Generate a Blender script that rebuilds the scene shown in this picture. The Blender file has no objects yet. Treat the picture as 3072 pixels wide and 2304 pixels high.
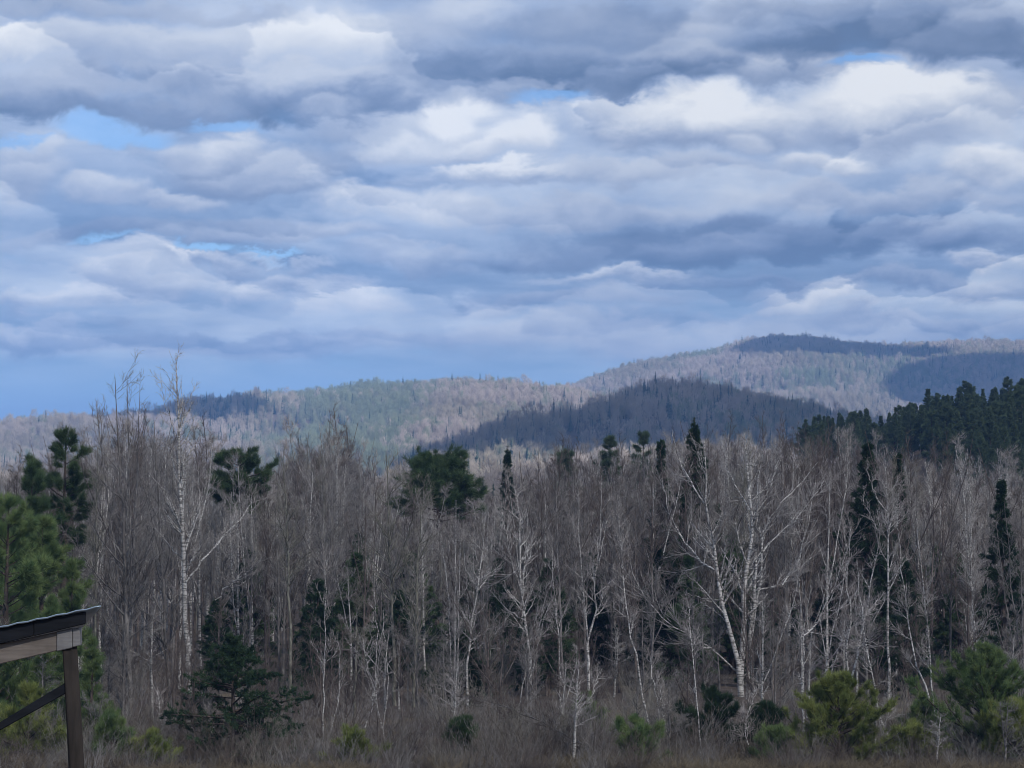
import bpy, math, random
import numpy as np
from mathutils import Vector

# ------------------------------------------------------------------ camera
scene = bpy.context.scene
COL = scene.collection
F = 2218.0                        # focal length in pixels of a 1024 px wide picture
CAM = np.array((0.0, 0.0, 11.0))  # forest floor is z = 0, the camera stands on a deck up the slope
HOR = 520.0                       # eye level, picture row
PITCH = math.atan((HOR - 384.0) / F)
cam_data = bpy.data.cameras.new("camera")
cam_data.sensor_width = 36.0
cam_data.lens = 36.0 * F / 1024.0
cam_data.clip_start = 0.5
cam_data.clip_end = 30000.0
cam = bpy.data.objects.new("camera", cam_data)
COL.objects.link(cam)
cam.location = CAM
cam.rotation_euler = (math.pi / 2 + PITCH, 0, 0)
scene.camera = cam
scene.render.resolution_x, scene.render.resolution_y = 1024, 768

def at(px, py, Y):
    """the point at depth Y (metres north of the camera) seen at picture position px, py"""
    a, b = (px - 512.0) / F, (384.0 - py) / F
    dy = math.cos(PITCH) - b * math.sin(PITCH)
    dz = math.sin(PITCH) + b * math.cos(PITCH)
    return np.array((a / dy * Y, Y, CAM[2] + dz / dy * Y))

# ------------------------------------------------------------------ light
SUN_EL, SUN_AZ = math.radians(38), math.radians(150)   # azimuth clockwise from the view direction: behind, right
sun_dir = np.array((math.sin(SUN_AZ) * math.cos(SUN_EL), math.cos(SUN_AZ) * math.cos(SUN_EL), math.sin(SUN_EL)))
sun_data = bpy.data.lights.new("sun", 'SUN')
sun_data.energy = 5.0
sun_data.angle = math.radians(0.53)
sun_data.color = (1.0, 0.955, 0.9)
sun = bpy.data.objects.new("sun", sun_data)
COL.objects.link(sun)
sun.location = (40, -80, 90)
sun.rotation_euler = Vector(-sun_dir).to_track_quat('-Z', 'Y').to_euler()

vs = scene.view_settings
vs.view_transform = 'Standard'
vs.look = 'None'
vs.exposure = 0.64
vs.gamma = 1.0
scene.cycles.use_denoising = True
scene.cycles.filter_width = 0.95
scene.cycles.use_adaptive_sampling = True
scene.cycles.adaptive_threshold = 0.015
scene.cycles.max_bounces = 5
scene.cycles.diffuse_bounces = 2
scene.cycles.transparent_max_bounces = 24
scene.cycles.volume_bounces = 0

# ------------------------------------------------------------------ node helper
class NT:
    def __init__(self, tree):
        self.t = tree
        tree.nodes.clear()
    def node(self, kind, props=None, **ins):
        n = self.t.nodes.new(kind)
        for k, v in (props or {}).items():
            setattr(n, k, v)
        for k, v in ins.items():
            key = int(k[1:]) if k[0] == 'i' and k[1:].isdigit() else k.replace('_', ' ')
            self.set(n.inputs[key], v)
        return n
    def set(self, sock, v):
        if isinstance(v, bpy.types.NodeSocket):
            self.t.links.new(v, sock)
        else:
            sock.default_value = v
    def m(self, op, a, b=0.0, c=0.0, clamp=False):
        n = self.node('ShaderNodeMath', {'operation': op, 'use_clamp': clamp}, i0=a, i1=b, i2=c)
        return n.outputs[0]
    def vm(self, op, a, b=(0, 0, 0), c=(0, 0, 0), out=0):
        n = self.node('ShaderNodeVectorMath', {'operation': op}, i0=a, i1=b)
        if op == 'MULTIPLY_ADD':
            self.set(n.inputs[2], c)
        return n.outputs['Value' if out else 'Vector']
    def rng(self, v, a, b, c=0.0, d=1.0, smooth=True):
        n = self.node('ShaderNodeMapRange', {'interpolation_type': 'SMOOTHSTEP' if smooth else 'LINEAR'}, i0=v, i1=a, i2=b, i3=c, i4=d)
        return n.outputs[0]
    def mixf(self, f, a, b):
        n = self.node('ShaderNodeMix', {'data_type': 'FLOAT'})
        self.set(n.inputs[0], f); self.set(n.inputs[2], a); self.set(n.inputs[3], b)
        return n.outputs[0]
    def mixc(self, f, a, b, blend='MIX'):
        n = self.node('ShaderNodeMix', {'data_type': 'RGBA', 'blend_type': blend})
        self.set(n.inputs[0], f); self.set(n.inputs[6], a); self.set(n.inputs[7], b)
        return n.outputs[2]
    def noise(self, vec, scale, detail=4.0, rough=0.5, dist=0.0, dims='3D', out=0):
        n = self.node('ShaderNodeTexNoise', {'noise_dimensions': dims}, Vector=vec, Scale=scale, Detail=detail, Roughness=rough, Distortion=dist)
        return n.outputs[out]
    def ramp(self, f, stops):
        n = self.node('ShaderNodeValToRGB', None, Fac=f)
        e = n.color_ramp.elements
        while len(e) < len(stops):
            e.new(0.5)
        for el, (p, c) in zip(e, stops):
            el.position = p
            el.color = (*c, 1)
        return n.outputs[0]

# ------------------------------------------------------------------ sky: blue air with a broken deck of stratocumulus
world = bpy.data.worlds.new("World")
scene.world = world
world.use_nodes = True
T = NT(world.node_tree)
d = T.node('ShaderNodeTexCoord').outputs['Generated']
sx = T.node('ShaderNodeSeparateXYZ', None, Vector=d)
x, y, z = sx.outputs
zc = T.m('ADD', T.m('MAXIMUM', z, 0.0), 0.07)
plan = T.vm('MULTIPLY', T.vm('DIVIDE', d, T.node('ShaderNodeCombineXYZ', None, X=zc, Y=zc, Z=zc).outputs[0]), (1, 1, 0))
plan_hi = T.vm('MULTIPLY', plan, (1.06, 1.06, 0))
n0 = T.noise(plan, 1.15, 6, 0.52, 0.35, '2D')
n1 = T.noise(plan_hi, 1.15, 5, 0.52, 0.35, '2D')
B = T.m('ADD', T.rng(n0, 0.30, 0.72, 0.72, 0.12), T.m('MULTIPLY', T.m('SUBTRACT', n1, n0), 2.4))
C = T.rng(T.m('MAXIMUM', n0, n1), 0.36, 0.46)
# picture-independent direction coordinates of the northern sky: tangent of bearing, tangent of height
yy = T.m('MAXIMUM', y, 0.02)
u = T.m('ADD', T.m('DIVIDE', x, yy), T.m('MULTIPLY', T.m('LESS_THAN', y, 0.05), 20.0))
v = T.m('DIVIDE', z, yy)
uv = T.node('ShaderNodeCombineXYZ', None, X=u, Y=v, Z=0.0).outputs[0]
w_lo = T.noise(T.vm('MULTIPLY', uv, (11, 24, 0)), 1.0, 2, 0.5, 0.0, '2D', 1)
w_hi = T.noise(T.vm('MULTIPLY', uv, (36, 62, 0)), 1.0, 6, 0.6, 0.2, '2D', 1)
uvw = T.vm('MULTIPLY_ADD', T.vm('SUBTRACT', w_lo, (.5, .5, .5)), (0.055, 0.028, 0), uv)
uvw = T.vm('MULTIPLY_ADD', T.vm('SUBTRACT', w_hi, (.5, .5, .5)), (0.022, 0.018, 0), uvw)
fine = T.node('ShaderNodeSeparateColor', None, Color=w_hi).outputs[2]

def U(px): return (px - 512.0) / F
def Vv(py): return (HOR - py) / F
# broad tone of the sky in the north, from the horizon up
tone = T.rng(v, Vv(420), Vv(330), 0.30, 0.50)
front = T.rng(T.m('ABSOLUTE', u), 0.30, 0.45, 1.0, 0.0)
front = T.m('MULTIPLY', front, T.rng(v, 0.26, 0.36, 1.0, 0.0))
B = T.mixf(T.m('MULTIPLY', front, 0.72), B, tone)
C = T.mixf(front, C, T.rng(v, Vv(400), Vv(330), 0.12, 0.85))

def cloud(px, py, rx, ry, top, bot, a=0.9, soft=0.55, tilt=0.0):
    """one bank of cloud: lit crown, grey flat base"""
    global B, C
    sxx, syy = F / rx, F / ry
    q = T.vm('MULTIPLY_ADD', uvw, (sxx, syy, 0), (-U(px) * sxx, -Vv(py) * syy, 0))
    r = T.vm('LENGTH', q, out=1)
    al = T.rng(r, 1.0 - soft, 1.12, a, 0.0)
    t = T.rng(T.vm('DOT_PRODUCT', q, (tilt, 1.0, 0), out=1), -0.75, 0.75, bot, top)
    B = T.mixf(al, B, t)
    C = T.mixf(al, C, 1.0)
def gap(px, py, rx, ry, a=0.9):
    global C
    sxx, syy = F / rx, F / ry
    q = T.vm('MULTIPLY_ADD', uvw, (sxx, syy, 0), (-U(px) * sxx, -Vv(py) * syy, 0))
    C = T.mixf(T.rng(T.vm('LENGTH', q, out=1), 0.35, 1.1, a, 0.0), C, 0.0)

for k in (  # far to near, that is low to high
    (160, 338, 330, 13, .30, .16, .8), (260, 349, 240, 8, .52, .40, .6), (420, 337, 190, 11, .66, .45, .7),
    (740, 338, 330, 26, .68, .46, .9), (930, 352, 200, 10, .60, .5, .7), (560, 330, 160, 14, .64, .48, .8), (935, 316, 150, 9, .62, .36, .8),
    (800, 300, 66, 13, .92, .60, .85), (905, 284, 170, 12, .62, .34, .8), (560, 300, 110, 14, .62, .48, .8),
    (610, 273, 80, 9, .95, .58, .9), (990, 260, 52, 8, .95, .52, .9), (700, 284, 150, 9, .62, .40, .7),
    (30, 326, 90, 8, .66, .46, .8), (330, 295, 80, 17, .86, .56, .9), (246, 284, 80, 15, .95, .60, .9),
    (125, 285, 70, 20, .80, .50, .9), (50, 302, 90, 13, .80, .50, .9), (150, 262, 60, 12, .86, .6, .8)):
    cloud(*k)
for k in ((105, 247, 30, 6), (196, 253, 34, 7), (262, 257, 46, 5)):
    gap(*k)
for k in (
    (245, 260, 34, 5, 1.05, .7, .7), (175, 262, 26, 6, 1.05, .7, .8), (205, 268, 40, 8, .95, .6, .8), (300, 268, 40, 7, .9, .6, .7),
    (820, 236, 340, 26, .16, .02, .97), (640, 250, 210, 18, .26, .10, .9), (420, 262, 90, 11, .55, .38, .8), (435, 250, 60, 10, .7, .5, .7),
    (190, 238, 240, 13, .52, .36, .9), (310, 236, 110, 14, .62, .45, .8), (560, 207, 230, 17, .64, .44, .9), (880, 195, 220, 18, .66, .46, .9), (1012, 166, 70, 22, .86, .52, .9),
    (815, 160, 60, 16, .92, .58, .9), (640, 168, 150, 17, .64, .44, .9), (400, 202, 85, 22, .82, .54, .9), (170, 204, 66, 14, .88, .58, .9),
    (106, 192, 34, 18, .88, .6, .9), (24, 178, 60, 32, .80, .60, .9), (490, 172, 84, 15, .90, .30, .9, .5),
    (252, 168, 125, 36, .64, .28, .95, .4), (300, 190, 70, 14, .45, .22, .8)):
    cloud(*k)
for k in (
    (380, 112, 120, 24, .52, .42, .85), (1000, 90, 90, 24, .56, .44, .9),
    (300, 84, 400, 26, .60, -.04, .95, .4), (60, 100, 200, 24, .46, .06, .9, .5), (680, 62, 320, 28, .52, .06, .95, .4), (560, 76, 170, 11, .28, .10, .7),
    (960, 34, 250, 26, .20, -.08, .95, .5), (1000, 28, 120, 14, .1, -.05, .7)):
    cloud(*k)
for k in ((96, 127, 66, 14, .75), (205, 112, 46, 9, .65), (548, 96, 42, 9, .7), (868, 64, 50, 9, .9), (20, 140, 34, 8, .7)):
    gap(*k)
for k in (
    (30, 150, 50, 14, .84, .6, .8), (222, 144, 56, 30, 1.0, .50, .92, .4, -.3), (158, 146, 36, 22, .88, .6, .85), (270, 150, 60, 26, .72, .50, .8),
    (705, 120, 150, 34, 1.0, .18, .94, .5), (745, 138, 30, 14, .9, .6, .6), (430, 142, 120, 20, .70, .36, .9), (310, 98, 60, 10, .58, .45, .7),
    (532, 132, 36, 30, 1.0, .62, .85, .7), (472, 118, 44, 30, .96, .44, .85, .7), (495, 140, 50, 14, .8, .5, .7), (610, 102, 44, 14, 1.05, .7, .7, .5),
    (905, 110, 124, 50, 1.12, .16, .95, .45), (975, 90, 46, 26, 1.1, .6, .7, .5), (880, 96, 60, 28, 1.15, .7, .6, .5), (1020, 112, 24, 30, .7, .4, .6),
    (110, 48, 230, 24, .80, .58, .9), (345, 34, 180, 30, .88, .60, .92),
    (470, 10, 60, 30, .96, .7, .7), (620, 22, 170, 26, .52, .40, .9), (880, 6, 260, 16, .36, .22, .8), (90, 10, 150, 15, .52, .46, .9), (240, 12, 90, 12, .5, .46, .8), (-10, 36, 50, 14, 1.0, .7, .8)):
    cloud(*k)
B = T.m('ADD', B, T.m('MULTIPLY', T.m('SUBTRACT', fine, 0.5), 0.16))
# rolls of cumulus: every cell of the deck has a lit crown and a flat grey base
puff = T.vm('MULTIPLY', plan, (1.0, 0.42, 0))
f_a = T.noise(puff, 2.6, 6, 0.56, 0.1, '2D')
w_c = T.noise(puff, 3.4, 5, 0.58, 0.0, '2D', 1)
radial = T.vm('NORMALIZE', puff)
def rolls(scale, warp, lo, hi, amp):
    q = T.vm('SCALE', puff)
    q.node.inputs['Scale'].default_value = scale
    q = T.vm('MULTIPLY_ADD', T.vm('SUBTRACT', w_c, (.5, .5, .5)), (warp, warp, 0), q)
    vo = T.node('ShaderNodeTexVoronoi', {'voronoi_dimensions': '2D', 'feature': 'SMOOTH_F1'}, Vector=q, Scale=1.0, Smoothness=0.22, Randomness=0.95)
    t = T.vm('DOT_PRODUCT', T.vm('SUBTRACT', vo.outputs['Position'], q), radial, out=1)
    k = T.node('ShaderNodeSeparateColor', None, Color=vo.outputs['Color']).outputs[0]
    return T.m('MULTIPLY', T.rng(t, -0.42, 0.40, lo, hi), T.m('MULTIPLY_ADD', k, amp * 1.2, amp * 0.4))
fade = T.rng(v, Vv(400), Vv(270), 0.2, 1.0)
B = T.m('MULTIPLY_ADD', rolls(1.15, 0.75, -0.20, 0.19, 0.58), fade, B)
B = T.m('MULTIPLY_ADD', rolls(2.9, 0.95, -0.13, 0.14, 0.9), fade, B)
B = T.m('ADD', B, T.m('MULTIPLY', T.m('SUBTRACT', f_a, 0.5), 0.40))
C = T.m('SUBTRACT', C, T.m('MULTIPLY', T.rng(f_a, 0.38, 0.27), T.rng(B, 0.55, 0.35, 0.0, 0.12)), clamp=True)
cl = T.ramp(B, ((0.0, (.092, .138, .228)), (.25, (.176, .228, .335)), (.5, (.312, .358, .452)), (.75, (.468, .502, .556)), (1.0, (.660, .670, .672))))
nish = T.node('ShaderNodeTexSky', {'sky_type': 'NISHITA', 'sun_disc': False, 'sun_elevation': SUN_EL, 'sun_rotation': SUN_AZ,
                                   'altitude': 200.0, 'air_density': 1.3, 'dust_density': 0.6, 'ozone_density': 2.0}).outputs[0]
blue = T.mixc(1.0, nish, (0.052, 0.070, 0.100, 1), 'MULTIPLY')
blue = T.mixc(T.rng(z, 0.02, 0.11, 0.92, 0.0), blue, (0.145, 0.258, 0.500, 1))
final = T.mixc(C, blue, cl)
bg = T.node('ShaderNodeBackground', None, Color=final, Strength=1.0)
out = T.node('ShaderNodeOutputWorld', None, Surface=bg.outputs[0])
world.cycles.sampling_method = 'MANUAL'
world.cycles.sample_map_resolution = 512

# ------------------------------------------------------------------ helpers
R_ = np.random.default_rng(11)
def tag(o, label=None, cat=None, group=None, kind=None):
    if label: o['label'] = label
    if cat: o['category'] = cat
    if group: o['group'] = group
    if kind: o['kind'] = kind
    return o
def mesh_from(name, V, Tri, mats, midx=None, smooth=False, uvs=None):
    V = np.asarray(V, dtype=np.float32).reshape(-1, 3)
    Tri = np.asarray(Tri, dtype=np.int32)
    k = Tri.shape[1]
    me = bpy.data.meshes.new(name)
    me.vertices.add(len(V)); me.vertices.foreach_set('co', V.ravel())
    me.loops.add(Tri.size); me.loops.foreach_set('vertex_index', Tri.ravel())
    me.polygons.add(len(Tri))
    me.polygons.foreach_set('loop_start', np.arange(0, Tri.size, k, dtype=np.int32))
    me.polygons.foreach_set('loop_total', np.full(len(Tri), k, dtype=np.int32))
    if midx is not None:
        me.polygons.foreach_set('material_index', np.asarray(midx, dtype=np.int32))
    if smooth:
        me.polygons.foreach_set('use_smooth', np.ones(len(Tri), dtype=bool))
    for m_ in (mats if isinstance(mats, (list, tuple)) else [mats]):
        me.materials.append(m_)
    me.update(calc_edges=True)
    return me
def obj(name, me, parent=None, loc=(0, 0, 0), rz=0.0, scale=None):
    o = bpy.data.objects.new(name, me)
    COL.objects.link(o)
    o.location = loc
    o.rotation_euler = (0, 0, rz)
    if scale is not None: o.scale = scale
    if parent is not None: o.parent = parent
    return o
def empty(name, loc, rz=0.0):
    o = obj(name, None, None, loc, rz)
    o.empty_display_size = 0.3
    return o

def mat(name, build, rough=0.85, spec=0.2):
    m_ = bpy.data.materials.new(name)
    m_.use_nodes = True
    t = NT(m_.node_tree)
    b = t.node('ShaderNodeBsdfPrincipled', None, Roughness=rough)
    b.inputs['Specular IOR Level'].default_value = spec
    build(t, b)
    o = t.node('ShaderNodeOutputMaterial', None, Surface=b.outputs[0])
    return m_
def bark(name, light, dark, spot, sc=3.0, var=0.3, band=False):
    def f(t, b):
        p = t.node('ShaderNodeTexCoord').outputs['Object']
        n = t.noise(t.vm('MULTIPLY', p, (1, 1, 4.0 if band else 0.35)), sc, 4, 0.6)
        r = t.node('ShaderNodeObjectInfo').outputs['Random']
        c = t.mixc(t.rng(n, spot, spot + 0.16), (*dark, 1), (*light, 1))
        n2 = t.noise(p, 0.55, 2, 0.5)
        c = t.mixc(t.rng(n2, 0.4, 0.7, 0, 0.45), c, (*dark, 1))
        k = t.m('ADD', t.m('MULTIPLY', r, var), 1 - var / 2)
        t.set(b.inputs['Base Color'], t.vm('SCALE', c)) if False else None
        s = t.node('ShaderNodeVectorMath', {'operation': 'SCALE'}, i0=c)
        t.set(s.inputs['Scale'], k)
        t.set(b.inputs['Base Color'], s.outputs['Vector'])
    return mat(name, f)
def leafmat(name, c1, c2, var=0.35, sc=0.8, trans=0.38, patch=None):
    m_ = bpy.data.materials.new(name)
    m_.use_nodes = True
    t = NT(m_.node_tree)
    p = t.node('ShaderNodeTexCoord').outputs['Object']
    n = t.noise(p, sc, 3, 0.6)
    r = t.node('ShaderNodeObjectInfo').outputs['Random']
    c = t.mixc(t.rng(n, 0.35, 0.65), (*c1, 1), (*c2, 1))
    if patch:   # stands of another species, by place on the hill
        g = t.node('ShaderNodeNewGeometry').outputs['Position']
        c = t.mixc(t.rng(t.noise(t.vm('MULTIPLY', g, (1, .6, 1)), .0085, 4, .6), .42, .62), c, (*patch, 1))
    s = t.node('ShaderNodeVectorMath', {'operation': 'SCALE'}, i0=c)
    t.set(s.inputs['Scale'], t.m('ADD', t.m('MULTIPLY', r, var), 1 - var / 2))
    a = t.node('ShaderNodeBsdfDiffuse', None, Color=s.outputs[0])
    if trans > 0:
        b = t.node('ShaderNodeBsdfTranslucent', None, Color=s.outputs[0])
        mx = t.node('ShaderNodeMixShader', None, Fac=trans)
        t.set(mx.inputs[1], a.outputs[0]); t.set(mx.inputs[2], b.outputs[0])
        a = mx
    t.node('ShaderNodeOutputMaterial', None, Surface=a.outputs[0])
    return m_

# ------------------------------------------------------------------ terrain: one sheet, from the slope below the deck to the hills
def sstep(a, b, t):
    t = np.clip((t - a) / (b - a), 0, 1)
    return t * t * (3 - 2 * t)
RIDGES = [  # depth, front width, back width, tree height, picture profile of the wooded skyline
    (2350., 950., 1400., 9., [(-900, 470), (-300, 445), (0, 433), (52, 425), (86, 417), (193, 411), (234, 404), (270, 399), (329, 396), (361, 388), (403, 384), (452, 379), (480, 381), (516, 385), (542, 390), (600, 403), (700, 425), (820, 450), (1100, 500)]),
    (3050., 1000., 2500., 9., [(-400, 470), (300, 440), (450, 402), (542, 389), (570, 385), (594, 376), (634, 363), (681, 356), (709, 351), (744, 341), (775, 336), (806, 336), (837, 341), (888, 346), (914, 344), (960, 343), (1022, 343), (1300, 352), (1900, 372)]),
    (1500., 520., 420., 10., [(200, 530), (400, 478), (456, 445), (485, 433), (508, 428), (534, 429), (563, 424), (604, 407), (634, 391), (665, 384), (698, 384), (737, 390), (769, 400), (791, 408), (860, 425), (1000, 445), (1400, 470)]),
    (430., 200., 330., 10., [(300, 540), (560, 505), (650, 478), (720, 440), (783, 418), (821, 410), (845, 412), (868, 410), (882, 412), (906, 402), (922, 394), (942, 388), (976, 384), (991, 382), (1022, 382), (1200, 378), (1600, 400)]),
]
_rp = []
for (Yk, wf, wb, th, prof) in RIDGES:
    q = np.array([at(px, py, Yk) for px, py in prof])
    _rp.append((Yk, wf, wb, q[:, 0], q[:, 2] - th))
_rw = np.random.default_rng(5)
_wv = [(_rw.uniform(0, 6.28), _rw.uniform(0.8, 1.25) * w, _rw.uniform(0, 6.28), a) for w, a in ((420, 5), (260, 4), (170, 3), (110, 2), (75, 1.4), (50, .9)) for _ in range(3)]
def ground(x, y):
    x = np.asarray(x, dtype=float); y = np.asarray(y, dtype=float)
    near = np.interp(y, [-60, 0, 18, 60, 92, 100, 5000], [8.6, 8.2, 7.5, 3.2, 0.3, 0.0, 0.0])
    base = near + 12.0 * sstep(230, 900, y) + 0.006 * np.maximum(y - 900, 0)
    z = base.copy()
    for (Yk, wf, wb, X, Z) in _rp:
        H = np.interp(x, X, Z)
        t = np.where(y < Yk, (Yk - y) / wf, (y - Yk) / wb)
        s = 0.5 + 0.5 * np.cos(np.pi * np.clip(t, 0, 1))
        s = np.where(y < Yk, s * 0.5 + 0.5 * np.clip(1 - t, 0, 1), s)
        z = np.maximum(z, base + (H - base) * s)
    f = np.zeros_like(z)
    for a, w, ph, am in _wv:
        f = f + am * np.sin((x * math.cos(a) + y * math.sin(a)) * 6.283 / w + ph)
    z = z + f * sstep(500, 1100, y) * 0.75 * (1 - 0.8 * np.exp(-((y - 3050) / 260) ** 2) ) * (1 - 0.5 * np.exp(-((y - 2350) / 160) ** 2))
    z = z + 0.10 * np.sin(x * 0.9 + 1.3) * np.sin(y * 0.7) * sstep(90, 98, y) * (1 - sstep(150, 300, y))
    return z
gx = np.concatenate([[-9000, -6000, -4200, -3200, -2600, -2150], np.linspace(-1800, -420, 48), np.linspace(-400, -64, 40), np.linspace(-60, 60, 61), np.linspace(64, 400, 40), np.linspace(420, 1800, 48), [2150, 2600, 3200, 4200, 6000, 9000]])
gy = np.concatenate([[-3000, -900, -300, -120], np.linspace(-60, 90, 31), np.linspace(92, 160, 46), np.linspace(165, 460, 50), np.linspace(475, 1050, 36), np.linspace(1068, 3300, 120), [3400, 3600, 3900, 4300, 4900, 5800, 7000, 9000]])
GX, GY = np.meshgrid(gx, gy)
GZ = ground(GX, GY)
nx, ny = len(gx), len(gy)
ii = np.arange(nx * ny).reshape(ny, nx)
quads = np.stack([ii[:-1, :-1], ii[:-1, 1:], ii[1:, 1:], ii[1:, :-1]], -1).reshape(-1, 4)
def f_ground(t, b):
    p = t.node('ShaderNodeTexCoord').outputs['Object']
    n = t.noise(p, 0.02, 5, 0.6)
    n2 = t.noise(p, 1.7, 5, 0.65)
    c = t.mixc(t.rng(n, .35, .65), (.085, .066, .055, 1), (.135, .11, .095, 1))
    c = t.mixc(t.rng(n2, .35, .7, 0, .7), c, (.045, .035, .027, 1))
    n3 = t.noise(p, 0.11, 4, 0.6)
    c = t.mixc(t.rng(n3, .56, .66, 0, .5), c, (.20, .15, .085, 1))
    t.set(b.inputs['Base Color'], c)
    bp = t.node('ShaderNodeBump', None, Strength=0.6, Distance=0.05, Height=n2)
    t.set(b.inputs['Normal'], bp.outputs[0])
M_ground = mat('leaf_litter', f_ground, 0.95, 0.1)
tag(obj('ground', mesh_from('ground', np.stack([GX, GY, GZ], -1), quads, M_ground, smooth=True)), kind='structure')

# ------------------------------------------------------------------ plant construction kit
def norm(v):
    return v / np.maximum(np.linalg.norm(v, axis=-1, keepdims=True), 1e-9)
def tubes(P, Rr, sides):
    """P (B,K,3) polylines, Rr (B,K) radii -> verts, tris of joined rings"""
    B_, K, _ = P.shape
    tg = norm(np.gradient(P, axis=1))
    ref = np.where(np.abs(tg[..., 2:3]) > 0.8, np.array((1., 0, 0)), np.array((0, 0, 1.)))
    ref = np.broadcast_to(ref[:, :1], tg.shape)
    s = norm(np.cross(tg, ref)); w = np.cross(s, tg)
    a = np.arange(sides) * 2 * np.pi / sides
    V = P[:, :, None, :] + Rr[:, :, None, None] * (np.cos(a)[None, None, :, None] * s[:, :, None, :] + np.sin(a)[None, None, :, None] * w[:, :, None, :])
    idx = np.arange(B_ * K * sides).reshape(B_, K, sides)
    a0 = idx[:, :-1, :]; a1 = np.roll(idx, -1, 2)[:, :-1, :]; b0 = idx[:, 1:, :]; b1 = np.roll(idx, -1, 2)[:, 1:, :]
    Tn = np.concatenate([np.stack([a0, a1, b1], -1).reshape(-1, 3), np.stack([a0, b1, b0], -1).reshape(-1, 3)])
    return V.reshape(-1, 3), Tn
def cones(P0, P1, r0):
    """single tapering needles/twigs: three triangles each"""
    dv = norm(P1 - P0)
    ref = np.where(np.abs(dv[:, 2:3]) > 0.8, np.array((1., 0, 0)), np.array((0, 0, 1.)))
    s = norm(np.cross(dv, ref)); w = np.cross(s, dv)
    n = len(P0)
    a = np.arange(3) * 2.0944
    V = np.concatenate([P0[:, None] + r0[:, None, None] * (np.cos(a)[None, :, None] * s[:, None] + np.sin(a)[None, :, None] * w[:, None]), P1[:, None]], 1)
    i = np.arange(n)[:, None] * 4
    Tn = np.concatenate([i + np.array([[0, 1, 3]]), i + np.array([[1, 2, 3]]), i + np.array([[2, 0, 3]])])
    return V.reshape(-1, 3), Tn
class Acc:
    def __init__(s): s.V, s.T, s.M, s.n = [], [], [], 0
    def add(s, VT, mi=0):
        V, Tn = VT
        s.V.append(V); s.T.append(Tn + s.n); s.M.append(np.full(len(Tn), mi)); s.n += len(V)
    def mesh(s, name, mats, smooth=False):
        return mesh_from(name, np.concatenate(s.V), np.concatenate(s.T), mats, np.concatenate(s.M), smooth)
def resample(P, Rr, K):
    P = np.asarray(P, float); Rr = np.asarray(Rr, float)
    L = np.concatenate([[0], np.cumsum(np.linalg.norm(np.diff(P, axis=0), axis=1))])
    t = np.linspace(0, L[-1], K)
    return np.stack([np.interp(t, L, P[:, i]) for i in range(3)], -1), np.interp(t, L, Rr)
def grow(r, par, rad, n, tlo, thi, lfrac, ang, up, K, wob, rfrac, taper=0.6, lmin=0.0, rmin=0.004, even=False):
    Bn, Kp, _ = par.shape
    ln = np.linalg.norm(np.diff(par, axis=1), axis=2).sum(1)
    b = r.choice(Bn, n, p=ln / ln.sum())
    t = (np.linspace(tlo, thi, n) + r.normal(0, .01, n)).clip(0, 1) if even else r.uniform(tlo, thi, n)
    f = t * (Kp - 1); i = np.minimum(f.astype(int), Kp - 2); fr = (f - i)[:, None]
    p = par[b, i] * (1 - fr) + par[b, i + 1] * fr
    tg = norm(par[b, i + 1] - par[b, i])
    q = r.normal(size=(n, 3)); q[:, 2] *= 0.5
    perp = norm(q - (q * tg).sum(1, keepdims=True) * tg)
    th = np.radians(ang + r.normal(0, 9, n))[:, None]
    dv = norm(np.cos(th) * tg + np.sin(th) * perp)
    L = np.maximum(lfrac * ln[b] * (1 - taper * t) * r.uniform(.55, 1.2, n), lmin)
    r0 = np.maximum((rad[b, i] * (1 - fr[:, 0]) + rad[b, i + 1] * fr[:, 0]) * rfrac, rmin)
    P = np.zeros((n, K, 3)); P[:, 0] = p
    for k in range(1, K):
        P[:, k] = P[:, k - 1] + dv * (L / (K - 1))[:, None]
        dv = norm(dv + np.array((0, 0, up / (K - 1))) + r.normal(0, wob, (n, 3)))
    Rr = r0[:, None] * np.linspace(1, .32, K)[None]
    return P, np.maximum(Rr, rmin * 0.7)
def merge_par(A, Ar, B_, Br, K=6):
    rs = [resample(p, q, K) for p, q in list(zip(A, Ar)) + list(zip(B_, Br))]
    return np.array([a for a, _ in rs]), np.array([b for _, b in rs])

def crown_of(r, P, Rr, acc, L1=24, L2=150, L3=900, t0=.32, a1=42, up1=.55, l1=.30, l2=.42, l3=.42, tw=.0075, limb_mi=0, twig_mi=1, extra=None, thi=.97):
    """side branches, branchlets and twigs on the polylines P"""
    A, Ar = grow(r, P, Rr, L1, t0, thi, l1, a1, up1, 6, .10, .55, .62)
    acc.add(tubes(A, Ar, 4), limb_mi)
    if extra is not None:
        A, Ar = merge_par(A, Ar, extra[0], extra[1])
    B_, Br = grow(r, A, Ar, L2, .12, .98, l2, 36, .45, 4, .14, .62, .5, .35, .007)
    acc.add(tubes(B_, Br, 3), limb_mi)
    B2, B2r = grow(r, P[:, P.shape[1] // 2:], Rr[:, P.shape[1] // 2:], max(10, L1 // 2), .1, .98, .16, 34, .5, 4, .12, .4, .4, .5, .008)
    acc.add(tubes(B2, B2r, 3), limb_mi)
    S, Sr = merge_par(B_, Br, B2, B2r, 4)
    D, Dr = grow(r, S, Sr, L3, .1, 1.0, l3, 32, .40, 3, .12, .6, .3, .38, tw)
    acc.add(tubes(D[:, :2], Dr[:, :2], 3), twig_mi)
    acc.add(cones(D[:, 1], D[:, 2], Dr[:, 1]), twig_mi)
    k = L3 // 2
    E, Er = grow(r, D, Dr, k, .2, 1.0, .6, 34, .3, 2, .1, .8, .2, .25, tw * .85)
    acc.add(cones(E[:, 0], E[:, 1], Er[:, 0]), twig_mi)

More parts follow.
